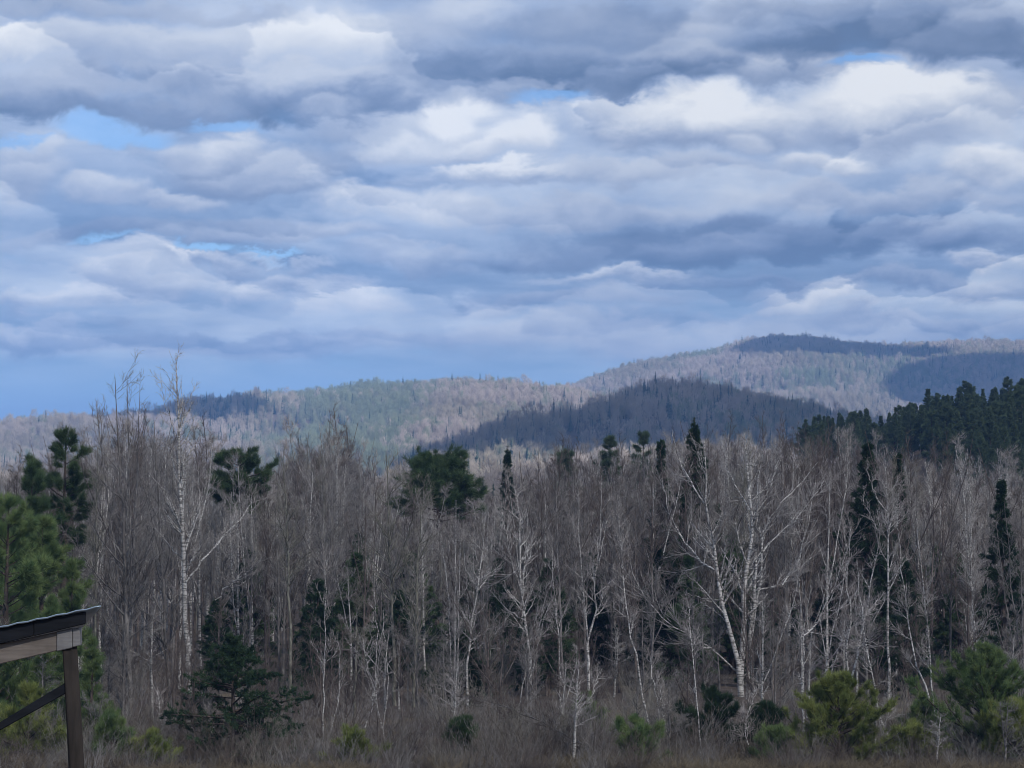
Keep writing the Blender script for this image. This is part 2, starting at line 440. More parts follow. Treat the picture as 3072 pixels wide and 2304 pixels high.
M_bark = dict(
    pale=bark('bark_pale_poplar', (.54, .525, .50), (.14, .13, .12), .40, 2.6, .2, True),
    birch=bark('bark_white_birch', (.62, .60, .57), (.12, .11, .10), .40, 4.0, .2, True),
    grey=bark('bark_grey', (.25, .235, .22), (.12, .11, .105), .46, 5.0, .35),
    green=bark('bark_olive_grey', (.25, .245, .20), (.12, .115, .095), .46, 5.0, .3),
    brown=bark('bark_brown', (.17, .14, .125), (.085, .07, .062), .46, 5.0, .35),
    conifer=bark('bark_conifer', (.12, .09, .075), (.05, .04, .034), .46, 6.0, .2))
M_twig = dict(
    pale=bark('twig_pale', (.42, .39, .365), (.26, .24, .22), .40, 2.0, .2),
    birch=bark('twig_birch', (.38, .35, .33), (.21, .185, .17), .42, 2.0, .2),
    grey=bark('twig_grey', (.300, .285, .268), (.175, .163, .152), .45, 2.0, .35),
    green=bark('twig_olive', (.30, .285, .24), (.19, .175, .145), .45, 2.0, .3),
    brown=bark('twig_red_brown', (.165, .135, .118), (.10, .082, .072), .45, 2.0, .35))

# conifers: boughs carrying tufts of needles
def tufts(r, P0, dv, n_each, L, w, spread=.62):
    """fans of slim needles round each point, one triangle each"""
    n = len(P0)
    q = r.normal(size=(n, n_each, 3))
    d2 = norm(dv[:, None, :] + q * spread)
    ln = L * r.uniform(.5, 1.2, (n, n_each, 1))
    a = np.repeat(P0[:, None], n_each, 1) + r.normal(0, L * .15, (n, n_each, 3))
    s = norm(np.cross(d2, r.normal(size=(n, n_each, 3)))) * w
    V = np.stack([a - s, a + s, a + d2 * ln], 2).reshape(-1, 3)
    return V, np.arange(n * n_each * 3).reshape(-1, 3)
def conifer(seed, H, W, kind='spruce', c0=.12, dens=1.0, tuft=.34, needle_w=.05):
    """returns trunk mesh data and foliage mesh data; W is the crown's widest radius"""
    r = np.random.default_rng(seed)
    K = 9
    z = np.linspace(0, H, K)
    tr = np.stack([np.cumsum(r.normal(0, .012 * H / K, K)), np.cumsum(r.normal(0, .012 * H / K, K)), z], -1)[None]
    rr = np.linspace(.021 * H + .03, .012, K)[None]
    n = int(((30 + 5.0 * H) if kind == 'spruce' else (26 + 2.0 * H)) * dens)
    t = np.sort(c0 + (.985 - c0) * r.uniform(0, 1, n) ** (.72 if kind == 'spruce' else 1.0))
    if kind == 'spruce':
        prof = np.clip((1 - t) / .55, 0, 1) ** .95 * (0.75 + .25 * np.clip((1 - t) / .9, 0, 1)) * r.uniform(.8, 1.12, n)
        ang, curl = np.radians(r.uniform(-22, 8, n) + 34 * t), .16
    elif kind == 'pine':       # open white pine: broad plumes, irregular
        xx = np.clip((t - c0) / (1.03 - c0), 0, 1)
        prof = np.sin(np.pi * xx ** .62) ** .8 * r.uniform(.45, 1.15, n)
        ang, curl = np.radians(r.uniform(-10, 18, n) + 30 * xx), .35
    elif kind == 'young':      # bushy young pine, boughs swept up
        prof = np.clip(1 - t, 0, 1) ** .75 * r.uniform(.55, 1.2, n) + .05
        ang, curl = np.radians(r.uniform(0, 40, n) + 34 * t), .5
    else:                      # round dome
        prof = np.sqrt(np.clip(1 - ((t - .55) / .47) ** 2, 0.02, 1)) * r.uniform(.7, 1.1, n)
        ang, curl = np.radians(r.uniform(-12, 22, n) + 24 * t), .22
    az = np.arange(n) * 2.39996 + r.uniform(-.5, .5, n)
    L = np.maximum(W * prof * r.uniform(.8, 1.15, n), .10 * W)
    f = t * (K - 1); i = np.minimum(f.astype(int), K - 2); fr = (f - i)[:, None]
    p = tr[0][i] * (1 - fr) + tr[0][i + 1] * fr
    dv = np.stack([np.cos(az) * np.cos(ang), np.sin(az) * np.cos(ang), np.sin(ang)], -1)
    KB = 6
    P = np.zeros((n, KB, 3)); P[:, 0] = p
    for k in range(1, KB):
        P[:, k] = P[:, k - 1] + dv * (L / (KB - 1))[:, None]
        dv = norm(dv + np.array((0, 0, curl / (KB - 1))) + r.normal(0, .05, (n, 3)))
    Rr = np.maximum(.012 * L[:, None] + .006, .008) * np.linspace(1.3, .4, KB)[None]
    if kind == 'spruce': tuft *= .62
    wood = Acc(); wood.add(tubes(tr, rr, 7))
    fol = Acc(); fol.add(tubes(P, Rr, 3), 1)
    # side sprays
    ns = int(n * 5)
    S, Sr = grow(r, P, Rr, ns, .15 if kind == 'spruce' else .38, 1.0, .40 if kind == 'spruce' else .34, 52 if kind == 'spruce' else 40, .18 if kind == 'spruce' else .5, 4, .08, .6, .55, .18, .006)
    S[:, :, 2] -= 0.0
    fol.add(tubes(S[:, :2], Sr[:, :2], 3), 1)
    pts, dirs = [], []
    m1 = int(ns * (5 if kind == 'spruce' else 6))
    for (A, m, lo) in ((S, m1, .05), (P, n * 10, .35)):
        b = r.integers(0, len(A), m); t2 = r.uniform(lo, 1, m) * (A.shape[1] - 1)
        j = np.minimum(t2.astype(int), A.shape[1] - 2); q = (t2 - j)[:, None]
        pts.append(A[b, j] * (1 - q) + A[b, j + 1] * q)
        dirs.append(norm(A[b, j + 1] - A[b, j] + np.array((0, 0, .0 if kind == 'spruce' else .25)) * np.linalg.norm(A[b, j + 1] - A[b, j], axis=1, keepdims=True)))
    pts.append(tr[0][-1][None] - np.array([[0, 0, .12]]) * np.arange(8)[:, None] * H / 10); dirs.append(np.tile((0, 0, 1.), (8, 1)))
    pts = np.concatenate(pts); dirs = np.concatenate(dirs)
    fol.add(tufts(r, pts, dirs, 18 if kind in ('pine', 'young', 'dome') else 10, tuft, needle_w * (.32 if kind != 'spruce' else .58), .5 if kind in ('pine', 'young') else .7), 0)
    return wood, fol
M_twig['brush'] = bark('brush_stems', (.165, .135, .115), (.09, .072, .06), .45, 2.0, .5)
M_needle = dict(
    rise=leafmat('needles_grey_green', (.075, .112, .062), (.140, .185, .098)),
    dark=leafmat('needles_dark_green', (.028, .052, .028), (.060, .095, .050)),
    spruce=leafmat('needles_blue_green', (.026, .056, .040), (.056, .095, .066)),
    pine=leafmat('needles_pine_green', (.062, .105, .048), (.125, .180, .082)),
    yellow=leafmat('needles_yellow_green', (.15, .19, .055), (.30, .33, .11), .25, 1.1),
    mid=leafmat('needles_mid_green', (.105, .165, .068), (.205, .265, .105), .25, 1.1))

# ------------------------------------------------------------------ far woods on the hills: masses of trees, one object for each kind
PROTO = bpy.data.collections.new("tree_masters")      # not linked to the scene
def proto(name, me):
    o = bpy.data.objects.new(name, me)
    PROTO_C.objects.link(o)
    return o
def scatter(name, coll, pts, idx, scl, rot, label=None, cat=None):
    me = bpy.data.meshes.new(name)
    me.vertices.add(len(pts)); me.vertices.foreach_set('co', np.asarray(pts, np.float32).ravel())
    for nm, ty, arr in (('pick', 'INT', np.asarray(idx, np.int32)), ('size', 'FLOAT_VECTOR', np.asarray(scl, np.float32).ravel()), ('turn', 'FLOAT', np.asarray(rot, np.float32))):
        a = me.attributes.new(nm, ty, 'POINT')
        a.data.foreach_set('vector' if ty == 'FLOAT_VECTOR' else 'value', arr)
    o = obj(name, me)
    g = bpy.data.node_groups.new(name + '_nodes', 'GeometryNodeTree')
    g.interface.new_socket('Geometry', in_out='INPUT', socket_type='NodeSocketGeometry')
    g.interface.new_socket('Geometry', in_out='OUTPUT', socket_type='NodeSocketGeometry')
    N = g.nodes; Lk = g.links
    gi, go = N.new('NodeGroupInput'), N.new('NodeGroupOutput')
    ci = N.new('GeometryNodeCollectionInfo'); ci.inputs['Collection'].default_value = coll
    ci.inputs['Separate Children'].default_value = True; ci.inputs['Reset Children'].default_value = True
    ip = N.new('GeometryNodeInstanceOnPoints'); ip.inputs['Pick Instance'].default_value = True
    def attr(nm, ty):
        n = N.new('GeometryNodeInputNamedAttribute'); n.data_type = ty; n.inputs['Name'].default_value = nm
        return n.outputs['Attribute']
    cx = N.new('ShaderNodeCombineXYZ')
    Lk.new(attr('turn', 'FLOAT'), cx.inputs['Z'])
    Lk.new(gi.outputs[0], ip.inputs['Points']); Lk.new(ci.outputs[0], ip.inputs['Instance'])
    Lk.new(attr('pick', 'INT'), ip.inputs['Instance Index']); Lk.new(cx.outputs[0], ip.inputs['Rotation']); Lk.new(attr('size', 'FLOAT_VECTOR'), ip.inputs['Scale'])
    Lk.new(ip.outputs[0], go.inputs[0])
    md = o.modifiers.new('scatter', 'NODES'); md.node_group = g
    return tag(o, label, cat, kind='stuff')

M_far = [leafmat('far_wood_grey_pink', (.42, .36, .32), (.49, .43, .385), .22, .05, 0.45, (.34, .30, .23)),
         leafmat('far_wood_olive', (.20, .24, .155), (.27, .305, .20), .25, .05, 0.45, (.25, .26, .18)),
         leafmat('far_conifer', (.040, .068, .048), (.075, .105, .068), .4, .05, 0.1)]
def far_bare(seed, mi):
    r = np.random.default_rng(seed)
    a = Acc()
    a.add(tubes(np.array([[[0, 0, -1.], [0, 0, 5.], [.1, 0, 10.]]]), np.array([[.22, .16, .05]]), 3))
    n = 170
    zz = r.uniform(.14, .93, n) * 12
    w = 2.9 * np.sqrt(np.clip(1 - ((zz / 12 - .52) / .46) ** 2, 0.03, 1))
    az = r.uniform(0, 6.283, n); q = np.sqrt(r.uniform(0, 1, n)) * w
    p = np.stack([np.cos(az) * q, np.sin(az) * q, zz], -1)
    dv = norm(np.stack([np.cos(az) * .5, np.sin(az) * .5, np.full(n, 1.)], -1) + r.normal(0, .25, (n, 3)))
    a.add(cones(p - dv * .6, p + dv * r.uniform(.9, 2.2, n)[:, None], r.uniform(.06, .14, n)))
    return a.mesh('far_bare', [M_far[mi]])
def far_conifer(seed):
    r = np.random.default_rng(seed)
    a = Acc()
    a.add(tubes(np.array([[[0, 0, -1.], [0, 0, 6.], [0, 0, 12.5]]]), np.array([[.22, .14, .03]]), 3))
    n = 130
    t = r.uniform(.08, 1, n) ** 1.1
    az = r.uniform(0, 6.283, n)
    w = 2.3 * (1 - t) ** .8 + .12
    p = np.stack([np.zeros(n), np.zeros(n), t * 12.3], -1)
    e = p + np.stack([np.cos(az) * w, np.sin(az) * w, -.25 * w], -1)
    a.add(cones(p, e, .16 + .28 * (1 - t)))
    return a.mesh('far_conifer', [M_far[2]])
far_coll = bpy.data.collections.new("far_tree_masters")
PROTO_C = far_coll
for k in range(4): proto('a_far_bare_%d' % k, far_bare(100 + k, 0))
for k in range(2): proto('b_far_olive_%d' % k, far_bare(120 + k, 1))
for k in range(3): proto('c_far_conifer_%d' % k, far_conifer(140 + k))

def fbm2(x, y, seed, wl, oct=4):
    r = np.random.default_rng(seed); s = 0
    for o_ in range(oct):
        for _ in range(3):
            a = r.uniform(0, 6.283); s = s + np.sin((x * np.cos(a) + y * np.sin(a)) * 6.283 / (wl * r.uniform(.8, 1.25)) + r.uniform(0, 6.283)) * .62 ** o_
        wl *= .5
    return s / 4.0
rf = np.random.default_rng(77)
# candidate points, thinned by what the deck can see (with a generous margin)
ncand = 185000
yy_ = np.sqrt(rf.uniform(450. ** 2, 3350. ** 2, ncand)); xx_ = rf.uniform(-.30, .30, ncand) * yy_
zz_ = ground(xx_, yy_)
az_bins = np.clip(((xx_ / yy_ + .32) / .64 * 320).astype(int), 0, 319)
rs = np.concatenate([np.arange(120, 500, 20), np.arange(500, 3400, 30)])
tb = (np.arange(320) + .5) / 320 * .64 - .32
hz = (ground(tb[:, None] * rs[None], np.broadcast_to(rs[None], (320, len(rs)))) + 6 - CAM[2]) / rs[None]
hmax = np.maximum.accumulate(hz, axis=1)
ri = np.clip(np.searchsorted(rs, yy_ - 25) - 1, 0, len(rs) - 1)
vis = (zz_ + 26 - CAM[2]) / yy_ > hmax[az_bins, ri]
vis &= ~((yy_ < 900) & (xx_ / yy_ * F > 215))      # the rise at right carries pines of its own
xx_, yy_, zz_ = xx_[vis], yy_[vis], zz_[vis]
pxs = 512 + xx_ / yy_ * F
con = fbm2(xx_, yy_, 3, 420) + .55 * fbm2(xx_, yy_, 4, 70)
olive = fbm2(xx_, yy_, 8, 300)
# denser dark conifers standing in for shade: crest of the right hill, flank of the left hill
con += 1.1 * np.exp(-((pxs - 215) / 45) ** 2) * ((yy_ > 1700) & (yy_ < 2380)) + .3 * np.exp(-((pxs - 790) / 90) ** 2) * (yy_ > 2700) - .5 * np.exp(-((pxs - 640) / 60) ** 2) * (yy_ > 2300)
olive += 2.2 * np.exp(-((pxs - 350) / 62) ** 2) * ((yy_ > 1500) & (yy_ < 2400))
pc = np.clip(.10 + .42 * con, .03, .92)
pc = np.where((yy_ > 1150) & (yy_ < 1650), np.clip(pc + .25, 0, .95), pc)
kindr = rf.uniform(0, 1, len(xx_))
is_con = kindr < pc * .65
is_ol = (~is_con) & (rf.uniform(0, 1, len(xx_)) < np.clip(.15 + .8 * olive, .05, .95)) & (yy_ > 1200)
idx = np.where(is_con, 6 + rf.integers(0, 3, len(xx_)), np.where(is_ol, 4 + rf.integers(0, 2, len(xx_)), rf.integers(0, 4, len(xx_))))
sc_ = np.clip(rf.normal(.85, .2, len(xx_)), .4, 1.4)
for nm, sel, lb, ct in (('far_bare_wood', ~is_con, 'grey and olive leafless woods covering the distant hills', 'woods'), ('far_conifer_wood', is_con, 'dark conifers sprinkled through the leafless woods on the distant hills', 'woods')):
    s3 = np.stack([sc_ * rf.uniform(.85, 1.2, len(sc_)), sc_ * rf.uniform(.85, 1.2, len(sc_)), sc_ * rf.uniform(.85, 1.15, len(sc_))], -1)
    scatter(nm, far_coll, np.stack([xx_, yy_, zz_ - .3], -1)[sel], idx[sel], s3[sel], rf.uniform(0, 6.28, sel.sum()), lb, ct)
print('far trees', len(xx_))

# conifers that stand up singly on the skyline
for px, ytop, k_, lb in ((329, 387, 0, 'lone conifer on the left hill\'s skyline, above the green patch'), (403, 376, 0, 'conifer on the left hill\'s crest, leftmost of the crest trees'), (412, 378, 0, 'small conifer just right of the leftmost crest tree'),
        (452, 373, 0, 'tall conifer at the left hill\'s highest point'), (458, 375, 0, 'conifer beside the tallest tree of the left hill\'s crest'), (480, 371, 0, 'rounded conifer on the left hill\'s crest, first of a pair'), (486, 373, 0, 'rounded conifer on the left hill\'s crest, second of a pair'),
        (498, 375, 0, 'small pointed conifer right of the paired crest trees'), (520, 379, 0, 'conifer where the left hill\'s crest dips towards the saddle'), (594, 371, 1, 'lone conifer on the rising skyline right of the saddle'), (634, 358, 1, 'conifer halfway up the high hill\'s left skyline'),
        (728, 341, 1, 'conifer on the skyline just left of the high hill\'s summit'), (742, 335, 1, 'conifer at the left end of the high hill\'s summit'), (806, 330, 1, 'conifer at the right end of the high hill\'s summit'), (838, 336, 1, 'conifer on the skyline right of the high hill\'s summit'), (905, 338, 1, 'conifer on the far right skyline above the dark slope')):
    Yk = RIDGES[k_][0]
    p = at(px, ytop, Yk); zg = float(ground(p[0], Yk)); s_ = float(np.clip((p[2] - zg) / 12.3, .9, 2.0))
    o = tag(empty('skyline_conifer', (p[0], Yk, zg)), lb, 'tree', 'conifers on the skyline')
    obj('crown', far_coll.objects['c_far_conifer_%d' % (px % 3)].data, o, (0, 0, 0), px, (s_ * 1.1, s_ * 1.1, s_))

# ------------------------------------------------------------------ lean-to at the lower left
def prism(name, pts_px, Y, depth, m_, parent, org):
    """a board whose face runs through picture points at depth Y, with real thickness behind it"""
    f = np.array([at(px, py, Y) for px, py in pts_px]); b = f + np.array((0, depth, 0))
    n = len(f); V = np.concatenate([f, b]) - org
    me = bpy.data.meshes.new(name)
    me.from_pydata([tuple(v_) for v_ in V], [], [tuple(range(n))[::-1], tuple(range(n, 2 * n))] + [(i, (i + 1) % n, n + (i + 1) % n, n + i) for i in range(n)])
    me.materials.append(m_); me.update()
    o = obj(name, me, parent)
    bv = o.modifiers.new('edge', 'BEVEL'); bv.width = .006; bv.segments = 1
    return o
def wood(name, c1, c2, sc=7.0, ax=(.25, 1, 3), rough=.8):
    def f(t, b):
        p = t.node('ShaderNodeTexCoord').outputs['Object']
        n = t.noise(t.vm('MULTIPLY', p, ax), sc, 6, .65)
        n2 = t.noise(p, 3.0, 3, .6)
        c = t.mixc(t.rng(n, .3, .7), (*c1, 1), (*c2, 1))
        c = t.mixc(t.rng(n2, .5, .75, 0, .5), c, (*[k * .55 for k in c1], 1))
        t.set(b.inputs['Base Color'], c)
        t.set(b.inputs['Normal'], t.node('ShaderNodeBump', None, Strength=.4, Distance=.01, Height=n).outputs[0])
    return mat(name, f, rough)
M_post = wood('weathered_post', (.018, .015, .013), (.038, .031, .027), 8, (2, 2, .2))
M_beam = wood('raw_beam', (.135, .115, .10), (.215, .185, .16))
M_block = wood('grey_block', (.16, .155, .155), (.235, .23, .225))
M_black = wood('black_fascia', (.006, .0075, .011), (.013, .015, .020))
def f_sheet(t, b):
    n = t.noise(t.node('ShaderNodeTexCoord').outputs['Object'], 6, 4, .6)
    t.set(b.inputs['Base Color'], t.mixc(n, (.30, .39, .48, 1), (.42, .52, .62, 1)))
    b.inputs['Metallic'].default_value = .6
M_sheet = mat('galvanised_sheet', f_sheet, .35, .5)
SY = 18.0
s_org = at(76, 768, SY); s_org[2] = float(ground(s_org[0], SY)) 
shed = tag(empty('lean_to', s_org), 'dark timber lean-to roof on a post in front of green pines', 'lean-to')
# beam, its end block, black fascia
bt = lambda px: 644 - .2135 * px
bb = lambda px: 664 - .2312 * px
prism('beam', [(-330, bt(-330)), (57, bt(57)), (57, bb(57)), (-330, bb(-330))], SY, .10, M_beam, shed, s_org)
prism('beam_end', [(56.5, bt(56) - .5), (72, bt(72) - .5), (72, bb(72) + .5), (56.5, bb(56) + .5)], SY - .012, .13, M_block, shed, s_org)
prism('bracket', [(72.5, bt(72) + .3), (79.6, bt(79.6) + .3), (79.6, bb(79.6)), (72.5, bb(72))], SY - .004, .11, M_block, shed, s_org)
edges = np.linspace(-330, 85.5, 9)
for a, b in zip(edges[:-1], edges[1:]):
    prism('fascia_board', [(a + .12, 626.6 - .176 * a), (b - .12, 626.6 - .176 * b), (b - .12, 644 - .234 * b), (a + .12, 644 - .234 * a)], SY - .06, .035, M_black, shed, s_org)
# posts: the visible one leans a little, as in the picture
def post(pa, pb, Y, w, zg):
    a, b = at(*pa, Y), at(*pb, Y)
    k = (zg - b[2]) / (a[2] - b[2]); a = b + (a - b) * k
    r2 = math.radians(14)
    e1, e2 = np.array((math.cos(r2), math.sin(r2), 0)) * w / 2, np.array((-math.sin(r2), math.cos(r2), 0)) * w / 2
    V = [q + s1 * e1 + s2 * e2 - s_org for q in (a, b) for s1, s2 in ((-1, -1), (1, -1), (1, 1), (-1, 1))]
    me = mesh_from('post', V, [(3, 2, 1, 0), (4, 5, 6, 7), (0, 1, 5, 4), (1, 2, 6, 5), (2, 3, 7, 6), (3, 0, 4, 7)], M_post)
    o = obj('post', me, shed)
    bv = o.modifiers.new('edge', 'BEVEL'); bv.width = .006; bv.segments = 1
post((77, 768), (69.6, 645), SY + .075, .115, s_org[2] - .25)
post((-262, 790), (-268, bb(-268) - 1), SY + .075, .115, s_org[2] - .25)
for px, pt in ((70, 660), (-262, 730)):
    post((px + 6, 790), (px, pt), SY + 2.9, .115, float(ground(-3, SY + 2.9)) - .25)
prism('brace', [(66.5, 682), (66.5, 693), (-2, 731.5), (-240, 868), (-240, 858), (0, 722)], SY + .03, .05, M_black, shed, s_org)
# corrugated roof sheet, falling away behind
nu, nv = 90, 6
uu = np.linspace(-336, 101, nu); V = []
for j in range(nv):
    for i, px in enumerate(uu):
        p = at(px, 626.2 - .206 * px, SY - .1)
        p = p + np.array((-.27 * j / (nv - 1) * 3.4, j / (nv - 1) * 3.4, -j / (nv - 1) * .46 + .004 * math.cos(i * math.pi / 2)))
        V.append(p - s_org)
V = np.array(V); V2 = np.concatenate([V, V - np.array((0, 0, .012))])
i = np.arange(nu * nv).reshape(nv, nu); n0_ = nu * nv
q1 = np.stack([i[:-1, :-1], i[:-1, 1:], i[1:, 1:], i[1:, :-1]], -1).reshape(-1, 4)
rim = np.concatenate([i[0, :], i[1:, -1], i[-1, ::-1][1:], i[::-1, 0][1:-1]])
q3 = np.stack([rim, rim + n0_, np.roll(rim, -1) + n0_, np.roll(rim, -1)], -1)
obj('roof_sheet', mesh_from('roof_sheet', V2, np.concatenate([q1, q1[:, ::-1] + n0_, q3]), M_sheet), shed)

# ------------------------------------------------------------------ the trees one can tell apart
def featured(label, sp, Y, stems, limbs=(), group=None, seed=0, L1=18, L2=130, L3=800, t0=.35, l1=.24, up1=.6, a1=42, base=None, name='bare_tree', tw=.0075, cat='tree', l2=.42, l3=.42):
    """stems and limbs: (picture polyline from the foot up, radius at the foot, radius at the tip) at depth Y"""
    r = np.random.default_rng(seed + 1000)
    bx_ = stems[0][0][0]
    org = at(bx_[0], bx_[1], Y); org[2] = float(ground(org[0], Y))
    root = tag(empty(name, org), label, cat, group)
    P, Rr, E, Er = [], [], [], []
    for lst, isl in ((stems, False), (limbs, True)):
        for (pl, r0, r1) in lst:
            dy = np.cumsum(r.normal(0, .28 if not isl else .5, len(pl)))
            dy[0] = 0 if not isl else r.normal(0, .06)
            if isl: dy += np.linspace(0, r.normal(0, 1.6), len(pl))
            q = np.array([at(px, py, Y + k) for (px, py), k in zip(pl, dy)])
            if not isl and q[0, 2] - org[2] < 6:
                gfoot = q[0].copy(); gfoot[2] = float(ground(gfoot[0], gfoot[1])) - .25
                if q[0, 2] > gfoot[2] + .3: q = np.concatenate([gfoot[None], q])
            q = q - org
            # a little natural crookedness between the drawn joints
            qq, rr = resample(q, np.linspace(r0, r1, len(q)), 14)
            qq[1:-1] += r.normal(0, .035, (12, 3)) * (1.0 if not isl else 1.3)
            (E if isl else P).append(qq); (Er if isl else Rr).append(rr)
    for qq, rr in zip(P, Rr):
        a = Acc(); a.add(tubes(qq[None], rr[None] * .88, 8)); obj('trunk', a.mesh('trunk', [M_bark[sp]], True), root)
    for qq, rr in zip(E, Er):
        a = Acc(); a.add(tubes(qq[None], rr[None], 6)); obj('limb', a.mesh('limb', [M_bark[sp]], True), root)
    a = Acc()
    crown_of(r, np.array(P), np.array(Rr), a, L1, L2, L3, t0, a1, up1, l1, l2, l3, tw, extra=(E, Er) if E else None)
    obj('crown', a.mesh('crown', [M_bark[sp], M_twig[sp]]), root)
    return root

featured('tallest leafless poplar at left, pale trunk and spiky top against the sky', 'pale', 116,
    [([(191, 735), (188, 675), (187, 640), (184.5, 595), (183.6, 560), (181.5, 520), (180, 487), (178.5, 440), (177.5, 400), (176, 353)], .19, .018)],
    [([(186, 582), (205, 560), (222, 538), (238, 522), (252, 502)], .055, .014), ([(184, 548), (194, 520), (203, 495), (207, 470)], .04, .012),
     ([(182, 525), (170, 505), (163, 490), (150, 474)], .035, .012), ([(180, 488), (184, 475), (183, 462), (190, 445)], .035, .01), ([(178, 430), (190, 408), (194, 385)], .022, .008),
     ([(178, 440), (166, 410), (160, 380)], .022, .008), ([(177.5, 395), (168, 375), (163, 368)], .014, .006), ([(215, 600), (228, 585), (250, 570), (262, 560)], .03, .01), ([(185, 560), (168, 545), (156, 528)], .03, .01)],
    seed=1, L1=22, L2=150, L3=800, t0=.42, l1=.17)
featured('grey multi-stemmed tree with a broad fuzzy crown left of the tallest poplar', 'grey', 121,
    [([(131, 722), (128, 650), (126, 600), (124, 550), (123, 512), (120, 470), (117, 420), (115, 377)], .17, .016), ([(128, 640), (131, 560), (130, 500), (128, 440), (127, 380)], .09, .014), ([(126, 610), (133, 540), (138, 480), (140, 384)], .07, .014), ([(124, 640), (116, 560), (108, 500), (100, 430), (96, 400)], .07, .014)],
    [([(124, 560), (108, 530), (92, 510)], .05, .014), ([(127, 590), (142, 560), (152, 535), (160, 500)], .05, .014), ([(125, 600), (100, 580), (84, 560), (76, 540)], .05, .014)],
    seed=2, L1=46, L2=330, L3=1900, t0=.2, l1=.26)
featured('grey leafless tree right beside the tallest poplar, behind the dark spruce', 'grey', 124,
    [([(170, 722), (167, 650), (164, 590), (160, 540), (157, 480), (154, 420)], .12, .016)], seed=3, L1=26, L2=200, L3=1200, t0=.2, l1=.3)
featured('slim olive-grey tree left of the fork-stemmed white sapling', 'green', 128,
    [([(291, 715), (290, 690), (291, 640), (289, 590), (287, 540), (285, 490), (283, 455)], .13, .015)],
    [([(291, 575), (300, 560), (310, 552)], .04, .012), ([(288, 550), (280, 520), (277, 490)], .035, .01), ([(289, 560), (295, 530), (299, 498)], .035, .01)], seed=4, L1=24, L2=150, L3=850, t0=.45, l1=.2)
featured('white sapling forking near the ground into two thin stems, left of centre', 'birch', 104,
    [([(325, 752), (323, 720), (324, 680), (325.5, 640), (325, 600), (327, 560)], .05, .01), ([(326, 745), (333, 725), (338, 705), (340, 670), (338, 630)], .04, .01)], seed=5, L1=12, L2=60, L3=300, t0=.4, l1=.16)
featured('grey-green trunked tree with upswept boughs below the broad pine', 'green', 133,
    [([(395, 705), (394, 660), (392, 610), (390, 560), (388, 512), (388, 480), (386, 455)], .15, .016)],
    [([(390, 560), (382, 530), (372, 505)], .045, .012), ([(391, 585), (402, 555), (412, 520), (418, 495)], .045, .012), ([(389, 540), (398, 510), (402, 490)], .03, .01)], seed=6, L1=26, L2=170, L3=950, t0=.4, l1=.2)
featured('olive-grey tree with a fan of rising branches, right of the grey-green trunk', 'green', 132,
    [([(414, 705), (415, 660), (417, 600), (418, 560), (421, 510), (424, 480)], .12, .015)],
    [([(415, 640), (428, 610), (440, 590), (446, 570)], .04, .01), ([(416, 625), (405, 590), (398, 560)], .04, .01), ([(416, 650), (432, 640), (444, 625)], .03, .01)], seed=7, L1=26, L2=180, L3=950, t0=.25, l1=.24)
featured('thin white birch stems crossing each other near the forest edge, left of centre', 'birch', 106,
    [([(357, 757), (366, 728), (372, 709), (376, 682), (377, 650), (377, 628), (374, 590)], .05, .012), ([(391, 766), (386, 745), (383, 728), (376, 700), (378, 660), (384, 620)], .05, .012), ([(384, 728), (387, 690), (386, 650), (383, 610)], .035, .01)],
    [([(376, 700), (368, 670), (364, 640)], .025, .008)], seed=8, L1=16, L2=90, L3=420, t0=.3, l1=.16)
featured('twin-stemmed pale birch with a narrow bright crown, under the small spruce', 'birch', 131,
    [([(456, 690), (455, 640), (455, 598), (456, 560), (457, 520), (456, 500)], .07, .012), ([(458, 690), (459, 600), (460, 555), (459, 515)], .06, .012), ([(452, 680), (448, 590), (441, 540), (437, 515)], .05, .01)], seed=9, L1=26, L2=180, L3=900, t0=.3, l1=.2)
featured('pale birch leaning gently right beside the twin-stemmed birch', 'birch', 130,
    [([(467, 690), (468, 657), (474, 612), (479, 585), (482, 563), (484, 535), (486, 510)], .085, .012)],
    [([(471, 640), (488, 630), (506, 622)], .03, .01), ([(478, 590), (490, 575), (500, 568)], .03, .01), ([(480, 575), (472, 545), (466, 525)], .03, .01), ([(470, 650), (490, 640), (512, 612)], .028, .01)], seed=10, L1=22, L2=160, L3=850, t0=.3, l1=.24)
featured('brightest white birch in the centre, trunk bending left as it rises', 'birch', 130,
    [([(530, 708), (530, 680), (530, 659), (528, 640), (525, 617), (521, 590), (520, 560), (520.5, 530), (519, 510), (516, 497), (514, 483)], .12, .014)],
    [([(527, 622), (510, 612), (498, 600), (490, 590)], .035, .01), ([(520, 545), (524, 520), (524, 500)], .04, .01), ([(521, 590), (512, 565), (505, 530), (501, 505)], .04, .01), ([(522, 575), (530, 555), (534, 530)], .035, .01),
     ([(530, 690), (526, 660), (523, 640)], .03, .01), ([(520, 570), (500, 580), (482, 592)], .03, .01), ([(529, 650), (537, 610), (541, 585)], .03, .01)], seed=11, L1=24, L2=190, L3=1000, t0=.3, l1=.2)
featured('leaning white stem crossing from the foot of the brightest birch to upper right', 'birch', 126,
    [([(519, 700), (530, 660), (538, 625), (545, 600), (552, 580)], .05, .012), ([(527, 700), (533, 670), (541, 630), (551, 600)], .04, .01)], seed=12, L1=14, L2=80, L3=380, t0=.3, l1=.2)
featured('straight grey tree between the brightest birch and the forked white birch', 'grey', 136,
    [([(564, 690), (563, 666), (561, 630), (559, 590), (557, 550), (557, 510), (556, 480)], .13, .015)],
    [([(556, 560), (546, 535), (537, 515)], .04, .01), ([(558, 575), (568, 545), (574, 520)], .04, .01)], seed=13, L1=28, L2=200, L3=1000, t0=.35, l1=.22)
